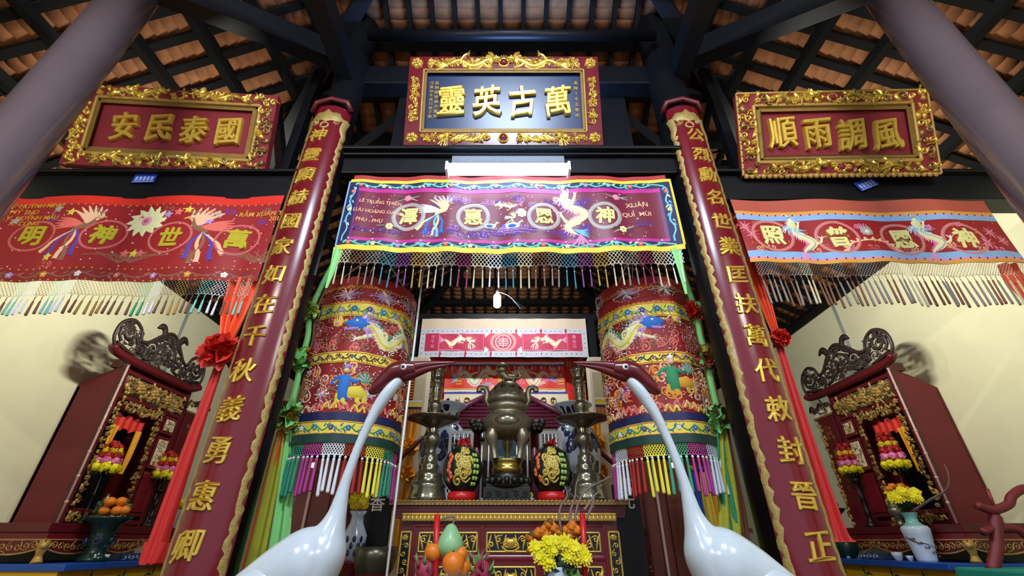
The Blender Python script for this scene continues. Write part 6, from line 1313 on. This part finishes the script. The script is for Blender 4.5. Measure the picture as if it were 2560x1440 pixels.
def d2(t, S, a, b, H, V, X):
    m = MB(S)
    for p0, p1, c in ((912, 905, 't_white'), (915, 911, 'royal'), (976, 971, 'goldtrim'), (980, 975, 't_white'), (984, 979, 'royal')): m.rect(a, V(p0), b, V(p1), c, .004, 30, 1)
    m.build('striped_border', t, 'white and blue stripes')
    g = MB(S); u0 = (a+b)/2; v = V(945)
    dragon(g, X(1185, 945), v, .6, 1, dict(DB, belly='t_lilac', fin='t_sky'), .006, .2, .14, 1.4, 1); dragon(g, X(1335, 945), v, .6, -1, dict(DB, belly='t_pink', fin='t_lilac'), .006, .2, .14, 1.4, 1)
    g.disc(u0, v, .13, 't_gold', .006, 20); 
    for x in (1150, 1385):
        for k in range(8): aa = k*.785; g.stroke([(X(x, 940), V(935)), (X(x, 940)+.08*math.cos(aa), V(935)+.07*math.sin(aa))], (.035, .01), 't_peach', .004, 1)
    for x in (1147, 1402):
        for k in range(3): g.rect(X(x, 958)-.05, V(948+7*k), X(x, 958)+.05, V(944+7*k), 't_gold', .005)
    rr = random.Random(2)
    for i in range(30): cloud(g, rr.uniform(a+.1, b-.1), rr.uniform(V(968), V(920)), .05, rr.choice(('t_white', 't_pink', 't_sky')), .003, rr.choice((1, -1)))
    for i in range(40): g.rect(a+(b-a)*i/40+.005, V(925), a+(b-a)*i/40+.022, V(914), ('t_gold', 'tas_violet', 't_white')[i % 3], .003)
    g.build('embroidered_pattern', t)
hang('altar_curtain', 'bright red curtain with white dragons and blue stripes behind the burner', 'curtain', 7.4, 1112, 1412, 898, 986, 945, 'scarlet', d2)
for px0, px1, lab in ((1058, 1118, 'plain red drape left of the dragon curtain in the sanctuary'), (1405, 1462, 'plain red drape right of the dragon curtain in the sanctuary')):
    def dd(t, S, a, b, H, V, X):
        m = MB(S)
        for i, c in enumerate(('tas_violet', 't_gold', 't_gold', 'tas_magenta', 't_green', 't_white')): m.rect(a+(b-a)*(.1+.13*i), V(918), a+(b-a)*(.18+.13*i), V(902), c, .004)
        m.build('ribbon', t)
    hang('red_drape', lab, 'drape', 7.5, px0, px1, 896, 1040, 950, 'scarlet', dd, .03)
struct(MB().box((P(1260, 800, 7.1).x, 7.1, zy(795, 7.1)), (3.3, .1, .12), 'blackwood'), 'sanctuary_beam', 'dark beam the pink red banner hangs from', 'beam')
for px, sd in ((1036, 'left'), (1480, 'right')): struct(MB().box((P(px, 850, 7.1).x, 7.1, zy(795, 7.1)/2), (.12, .12, zy(795, 7.1)), 'blackwood'), 'sanctuary_post', f'dark post at the {sd} end of the pink red banner', 'post')
# gilded gable boards and the model roof of the inner shrine
t = thing('inner_shrine', 'inner shrine with purple tiled gable roof behind the incense burner', 'shrine', (P(1266, 1100, 7.9).x, 7.9, .9)); Y = 7.9; Yg = 7.3; m = MB(plane((0, Yg, 0), (1, 0, 0), (0, 0, 1))); X = lambda a, b: P(a, b, Yg).x; V = lambda b: zy(b, Yg)
m.poly([(X(1110, 1000), V(985)), (X(1420, 1000), V(985)), (X(1432, 1060), V(1062)), (X(1098, 1060), V(1062))], 'creamboard', .01)
rr = random.Random(6)
for a_, b_ in ((1140, 1205), (1330, 1395)): scroll_fill(m, X(a_, 1010), V(1035), X(b_, 1010), V(992), ['goldold', 'goldpaint'], .05, 20, .1, rr)
m.build('gable_board', t, 'cream board with gilded phoenix carving')
X = lambda a, b: P(a, b, Y).x; V = lambda b: zy(b, Y); Y = 7.75; m = MB(); ridge = V(978); 
for i in range(11):
    f = i/10; y = Yg-.03-.35*f; zt_ = zy(978+88*f, y); w0 = .12+1.05*f
    m.tube([(X(1266, 1000)-w0, y, zt_), (X(1266, 1000)+w0, y, zt_)], .035, 'purplewood', 8)
m.add([(X(1266, 1000)-.12, Yg-.02, zy(978, Yg)), (X(1266, 1000)+.12, Yg-.02, zy(978, Yg)), (X(1266, 1000)+1.17, Yg-.36, zy(1066, Yg-.36)-.0), (X(1266, 1000)-1.17, Yg-.36, zy(1066, Yg-.36)-.0)], [(0, 1, 2, 3)], 'purplewood', False)
for f in (1, -1): m.tube([(X(1266, 1000)+f*.12, Yg-.05, zy(976, Yg)), (X(1266, 1000)+f*1.2, Yg-.4, zy(1064, Yg-.4))], .05, 'purplewood', 8)
m.build('tiled_roof', t, 'purple ribbed roof')
m = MB()
for f in (-1.0, -.45, .45, 1.0): m.tube([(X(1266, 1000)+f, Y-.6, .9), (X(1266, 1000)+f, Y-.6, V(1066))], .06, 'purplewood', 10)
m.box((X(1266, 1000), Y+.2, 1.4), (2.2, .05, 1.6), 'redlac2'); m.box((X(1266, 1000), Y-.1, .95), (2.3, 1.2, .1), 'redlac2'); m.box((X(1266, 1000), Y-.1, .45), (2.3, 1.2, .9), 'redlac2'); m.build('shrine_body', t)
m = MB(); a = P(1270, 1130, Y-.55); m.box((a.x, a.y, a.z), (.42, .03, .36), 'skyblue'); m.build('mirror_plate', t, 'pale blue plate')
# cream pillars with amber sashes
YP = 5.7
for x0p, x1p, side, px, ros in ((995, 1048, 'left', 1026, ((1026, 1120), (1020, 1188))), (1493, 1545, 'right', 1490, ((1490, 1112), (1500, 1180)))):
    x0, x1 = P(x0p, 1150, YP).x, P(x1p, 1150, YP).x; zt_ = zy(1010, YP)
    struct(MB().box(((x0+x1)/2, YP+.12, 1.6), (x1-x0, .24, 3.2), 'creamboard'), 'pillar', f'cream square pillar {side} of the altar, hung with an amber sash', 'pillar', .006)
    t = thing('amber_drape', f'amber sash with two bunched rosettes on the {side} cream pillar', 'sash', (P(px, 1200, YP).x, YP-.04, zy(1250, YP)))
    xx = P(px, 1120, YP).x; m = MB(); sash(m, [(xx, YP-.04, zy(1045, YP)), (xx, YP-.04, zy(1085, YP)), (xx, YP-.05, zy(ros[0][1], YP)), (xx, YP-.04, zy((ros[0][1]+ros[1][1])/2, YP)), (xx, YP-.05, zy(ros[1][1], YP)), (xx, YP-.04, zy(1250, YP)), (xx, YP-.04, .9)], [.16, .14, .04, .1, .04, .12, .14], 'amber', 3, .015, 10, 30); m.build('cloth', t)
    for k, (a_, b_) in enumerate(ros): m = MB(); rosette(m, (xx, YP-.07, zy(b_, YP)), .1, ['amber'], 14, k); m.build('rosette', t)
# bordered text banners beside the pillars
for x0p, x1p, pt, pb, lab, f in ((1008, 1056, 945, 1052, 'narrow red banner with white and yellow border hanging left of the altar', -1), (1487, 1536, 930, 1050, 'narrow red banner with white and yellow border hanging right of the altar', 1)):
    def dn(t, S, a, b, H, V, X, f=f):
        w_ = (b-a); m = MB(S); inn = a if f < 0 else b
        u0, u1 = (b-.12, b) if f < 0 else (a, a+.12)
        m.rect(u0, H*.3, u1, H, 'tas_cream', .004, 1, 6); m.rect(a, H*.3, b, H*.42, 'yellowband', .005, 8, 1); m.rect(a, H*.26, b, H*.31, 'navy', .006, 8, 1); m.rect(a, H*.41, b, H*.46, 't_white', .006, 8, 1); m.build('border', t)
        m = MB(S)
        for i in range(24): m.rect(a+w_*i/24, 0, a+w_*(i+.8)/24, H*.27, ('tas_gold', 't_orange', 'tas_violet', 'amber')[i % 4], .004)
        m.build('fringe', t, 'orange fringe')
        m = MB(S); uu = a+w_*.35 if f < 0 else a+w_*.68
        for i in range(7): m.rect(uu-.05, H*.5+H*.065*i, uu+.05, H*.53+H*.065*i, 't_gold', .005)
        m.build('gold_lettering', t)
    hang('text_banner', lab, 'banner', 5.55, x0p, x1p, pt, pb, 1000, 'silkred', dn)
# black vertical inscription boards
def vboard(px, p0, p1, pw, Y, chars, label, mat='black', cm='t_white', csz=.16, chy=None):
    x = P(px, (p0+p1)/2, Y).x; zt_, zb_ = zy(p0, Y), max(zy(p1, Y), .0); w_ = pw/F*Y/1.05
    t = thing('black_board', label, 'inscription board', (x, Y, zb_)); m = MB(); m.box((x, Y, (zt_+zb_)/2), (w_, .05, zt_-zb_), mat); m.build('board', t, bevel=.006)
    S = plane((x, Y-.026, 0), (1, 0, 0), (0, 0, 1))
    for i, ch in enumerate(chars): g = MB(S); g.text(ch, 0, zy(chy[i], Y), csz, cm, .006, .012); g.build('character', t)
vboard(932, 1212, 1500, 66, 5.0, '聖香', 'black board with white characters left of the altar, behind the crane neck', chy=[1222, 1258])
vboard(1578, 1212, 1500, 62, 5.0, '萬元', 'black board with a white character right of the altar', chy=[1216, 1254])
vboard(1070, 925, 1060, 34, 6.0, '聖德昭', 'slim black board with characters behind the left candlestick', chy=[955, 982, 1008], cm='t_grey', csz=.14)
vboard(1450, 1010, 1500, 26, 6.0, '神威', 'slim black board behind the right candlestick', chy=[1030, 1060], cm='t_grey', csz=.14)
# large blue and white vases
for px, lab, sd in ((1110, 'large blue and white porcelain vase behind the left candlestick and melon', 1), (1440, 'large blue and white porcelain vase behind the right candlestick and melon', 2)):
    Y = 5.12; x = P(px, 1140, Y).x; zt_ = zy(1014, Y); zb_ = zy(1265, Y); h = zt_-zb_
    t = thing('floor_vase', lab, 'vase', (x, Y, 0)); m = MB(); m.lathe([(.16, 0), (.2, .03), (.24, .25*h), (.275, .45*h), (.27, .6*h), (.2, .74*h), (.12, .82*h), (.11, .88*h), (.16, .95*h), (.22, .99*h), (.225, h), (.15, h), (.1, .9*h)], (x, Y, zb_), 'porcelain', 36); m.build('body', t)
    m = MB(); m.lathe([(.3, 0), (.3, .04), (.22, .08), (.2, zb_-.06), (.27, zb_-.02), (.27, zb_)], (x, Y, 0), 'redlac2', 24); m.build('stand', t)
    def Sv(u, v, hh, x=x, zb_=zb_, h=h):
        f = v/h; r = [(.0, .2), (.25, .24), (.45, .275), (.6, .27), (.74, .2), (.82, .12), (.88, .11), (.95, .16), (1, .222)]
        for (a, ra), (b, rb) in zip(r[:-1], r[1:]):
            if f <= b: rr_ = ra+(rb-ra)*(f-a)/(b-a); break
        else: rr_ = .222
        return Vector((x+(rr_+hh)*math.sin(u), Y-(rr_+hh)*math.cos(u), zb_+v))
    m = MB(Sv); rr = random.Random(sd)
    for i in range(75):
        u, v = rr.uniform(-1.7, 1.7), rr.uniform(.08, .97)*h; r_ = rr.uniform(.07, .15)
        m.poly([(u+r_*1.6*math.cos(a)*rr.uniform(.6, 1.2), v+r_*.5*math.sin(a)*rr.uniform(.6, 1.2)) for a in [k*.7 for k in range(9)]], rr.choice(('cobalt', 'black', 'cobalt')), .004)
    m.disc(.25*(1 if sd == 1 else -1), .78*h, .2, 'vazered', .006, 10, .05); m.build('painted_scene', t, 'dark blue painted landscape')
# white racks with ceremonial staffs
for x0p, x1p, lab in ((1126, 1180, 'white rack of ceremonial staffs left of the burner'), (1352, 1400, 'white rack of ceremonial staffs right of the burner')):
    Y = 4.72; x0, x1 = P(x0p, 1100, Y).x, P(x1p, 1100, Y).x; zt_ = zy(1082, Y)
    t = thing('staff_rack', lab, 'rack', ((x0+x1)/2, Y, 0)); m = MB()
    for x in (x0, x1): m.box((x, Y, zt_/2), (.03, .03, zt_), 'white')
    m.box(((x0+x1)/2, Y, zt_), (x1-x0+.03, .035, .035), 'white'); m.box(((x0+x1)/2, Y, zt_-.55), (x1-x0, .03, .03), 'white'); m.build('frame', t)
    for i in range(4):
        x = x0+(x1-x0)*(.2+.2*i); m = MB(); m.tube([(x, Y-.03, .05), (x, Y-.03, zt_-.02)], .009, 'steel', 6); m.ball((x, Y-.03, zt_-.12-.05*i), .022, 'steel', 8, 6); m.build('staff', t)
for px in (1205, 1222, 1292, 1318):
    x = P(px, 1110, 5.6).x; t = thing('staff', 'steel ceremonial staff standing behind the incense burner, %s' % {1205: 'first from the left', 1222: 'second from the left', 1292: 'third from the left', 1318: 'fourth from the left'}[px], 'staff', (x, 5.6, 0)); m = MB(); m.tube([(x, 5.6, 0), (x, 5.6, zy(1072, 5.6))], .014, 'steel', 8); m.build('shaft', t); m = MB(); m.ball((x, 5.6, zy(1098, 5.6)), .032, 'darkbronze', 10, 8); m.ball((x, 5.6, zy(1072, 5.6)), (.02, .02, .05), 'steel', 8, 6); m.build('knob', t)
# slanted red poles
for (a, b), lab in ((((986, 1160), (1052, 1098)), 'slanted dark red pole left of the altar'), (((1486, 1118), (1545, 1168)), 'slanted dark red pole right of the altar')):
    m = MB(); p, q = P(*a, 5.3), P(*b, 5.3); d = q-p; p, q = p-d*.15, q+d*.1
    t = thing('red_pole', lab, 'pole', ((p.x+q.x)/2, 5.3, 0)); m.tube([p, q], .025, 'redlac2', 8); m.build('shaft', t); m = MB(); lo = p if p.z < q.z else q; m.tube([lo, (lo.x, lo.y, 0)], .03, 'redlac2', 8); m.build('leg', t)
# dark red side altars seen through the canopy fringes
def side_altar(sx, cx, label, seed):
    Y = 6.1; rr = random.Random(seed); t = thing('side_altar', label, 'altar', (cx, Y, 0))
    m = MB(); m.box((cx, Y+.4, .55), (1.5, .8, 1.1), 'redlac2'); m.box((cx, Y+.4, 1.12), (1.6, .9, .05), 'redlac2'); m.build('table', t)
    m = MB(); m.box((cx, Y+.75, 1.9), (1.4, .06, 1.6), 'sootred'); 
    for x in (-.65, -.22, .22, .65): m.box((cx+x, Y+.6, 1.9), (.09, .09, 1.6), 'redlac2')
    m.build('back_frame', t)
    S = plane((cx, Y+.55, 1.15), (1, 0, 0), (0, 0, 1)); m = MB(S)
    for u0 in (-.68, -.25, .2, .6): scroll_fill(m, u0, .1, u0+.1, 1.5, ['goldold', 'goldpaint'], .03, 16, .05, rr)
    scroll_fill(m, -.6, 1.3, .6, 1.6, ['goldold', 'goldpaint'], .03, 30, .07, rr); m.build('carved_pattern', t, 'gilded carving')
    S = plane((cx, Y-.01, 0), (1, 0, 0), (0, 0, 1)); m = MB(S)
    for k in range(3): m.rect(-.7+.48*k, .3, -.28+.48*k, .95, 'redlac', .006); scroll_fill(m, -.7+.48*k, .3, -.28+.48*k, .95, ['goldold', 't_rose'], .012, 10, .07, rr)
    m.build('front_panel', t)
side_altar(-1, -2.15, 'dark red side altar behind the left canopy fringe', 3); side_altar(1, 2.1, 'dark red side altar behind the right canopy fringe', 4)
for sx, cx, lab in ((-1, P(795, 1260, 5.2).x, 'tall reddish plank screen behind the left canopy tassels'), (1, P(1672, 1290, 5.2).x, 'tall reddish plank screen behind the right canopy tassels')):
    t = thing('plank_screen', lab, 'screen', (cx, 5.2, 0)); m = MB()
    for k in range(4): m.box((cx-.18+.12*k, 5.2+.02*(k % 2), 1.0), (.115, .04, 2.0-.08*(k % 3)), 'sootred'); 
    m.build('plank', t); m = MB(); m.box((cx-.1, 5.17, 1.0), (.025, .02, 1.95), 'clear'); m.build('strip', t, 'pale worn strip')
for px, lab, X_, Y in ((783, 'glowing amber votive bulb behind the left canopy tassels', None, 5.0), (1680, 'small amber votive flame behind the right canopy tassels', None, 5.0)):
    p = P(px, 1163, Y); t = thing('votive_bulb', lab, 'lamp', (p.x, Y, p.z-.05)); m = MB(); m.ball(p, .026, 'flame_amber', 10, 8); m.build('bulb', t); m = MB(); m.tube([p-Vector((0, -.0, .0)), p-Vector((0, -.19, .05)), p-Vector((0, -.21, .15))], .01, 'brass', 6); m.build('fitting', t)
p = P(886, 1345, 4.7); t = thing('flower_vase', 'blue and white vase of yellow flowers left of the black board, behind the crane neck', 'vase', (p.x, 4.7, 0)); zt_ = zy(1278, 4.7); m = MB(); m.lathe([(.07, 0), (.1, .08), (.11, .2), (.06, .3), (.055, .36), (.08, .4)], (p.x, 4.7, zt_-.4), 'porcelain', 24)
m.build('body', t); m = MB(lambda u, v, h: Vector((p.x+(.108+h)*math.sin(u), 4.7-(.108+h)*math.cos(u), zt_-.4+v)))
for k in range(14): m.disc(-1.3+.2*k, .06+.055*(k % 3), .16, 'cobalt', .004, 7, .03)
m.build('painted_scene', t)
for k in range(9): m = MB(); mum(m, Vector((p.x+.06*math.cos(k*.8), 4.66+.04*math.sin(k*.8), zt_+.05+.035*(k % 3))), .045, 'mum' if k % 2 else 'mumdeep', (.2, -1, .2), k); m.build('flower', t, 'yellow flower')
m = MB(); m.lathe([(.14, 0), (.14, .03), (.06, .08), (.05, zt_-.48), (.12, zt_-.42), (.12, zt_-.4)], (p.x, 4.7, 0), 'redlac2', 16); m.build('stand', t)
# brass singing bowl on a stand
p = P(935, 1425, 3.75); t = thing('singing_bowl', 'large dark brass singing bowl on a stand left of the altar', 'bowl', (p.x, 3.75, 0)); zt_ = zy(1366, 3.78); m = MB()
m.lathe([(.06, 0), (.1, .01), (.135, .06), (.15, .13), (.148, .2), (.14, .2), (.142, .12), (.1, .03), (.02, .02)], (p.x, 3.75, zt_-.2), 'bowlmetal', 32); m.build('bowl', t); m = MB(); m.lathe([(.15, 0), (.15, .03), (.08, .06), (.07, zt_-.3), (.14, zt_-.22), (.13, zt_-.2)], (p.x, 3.75, 0), 'redlac2', 20); m.ball((p.x, 3.75, zt_-.2), (.13, .13, .03), 'sashred', 16, 6); m.build('stand', t)
# flags by the right canopy
for px0, px1, c, lab in ((1738, 1756, 'royal', 'furled blue flag hanging behind the right crane neck'), (1758, 1782, 'yellowband', 'furled yellow flag hanging behind the right crane neck'), (1784, 1800, 'amber', 'furled amber flag beside the olive sash')):
    Y = 4.6; x = P((px0+px1)/2, 1250, Y).x; w_ = (px1-px0)/F*Y; m = MB(); sash(m, [(x, Y, zy(1180, Y)), (x, Y, zy(1260, Y)), (x, Y, zy(1400, Y))], [w_*.6, w_, w_*1.1], c, 3, .015, 8, 12); t = thing('furled_flag', lab, 'flag', (x, Y, zy(1400, Y))); m.build('cloth', t); m = MB(); m.tube([(x, Y+.03, 0), (x, Y+.03, zy(1170, Y))], .012, 'redlac2', 6); m.ball((x, Y+.03, zy(1170, Y)), .03, 'royal' if c == 'yellowband' else 'goldpaint', 8, 6); m.build('pole', t)
# rear lamp under the sanctuary roof with its bracket
p = P(1243, 752, 8.2); t = thing('sanctuary_bulb', 'glowing bulb hanging under the sanctuary roof behind the purple banner', 'lamp', p-Vector((0, 0, .16)))
m = MB(); m.lathe([(.045, -.15), (.075, -.12), (.08, 0), (.075, .12), (.05, .15)], p, 'bulb', 16); m.build('bulb', t)
m = MB(); m.tube([p+Vector((0, 0, .14)), p+Vector((0, 0, .25))], .035, 'white', 10); m.tube([p+Vector((0, 0, .25)), (p.x, p.y, zroof(p.x, p.y)-.1)], .008, 'black', 5); m.build('cord', t)
m = MB(); m.tube(cr([p+Vector((.03, 0, .22)), p+Vector((.25, 0, .12)), p+Vector((.42, 0, -.08)), p+Vector((.5, 0, -.2))], 4), .012, 'steel', 6); 
for k in range(5): m.tube([p+Vector((.3+.05*k, 0, .06-.05*k)), p+Vector((.38+.05*k, .02, .0-.03*k))], .005, 'steel', 5)
m.build('bracket', t)
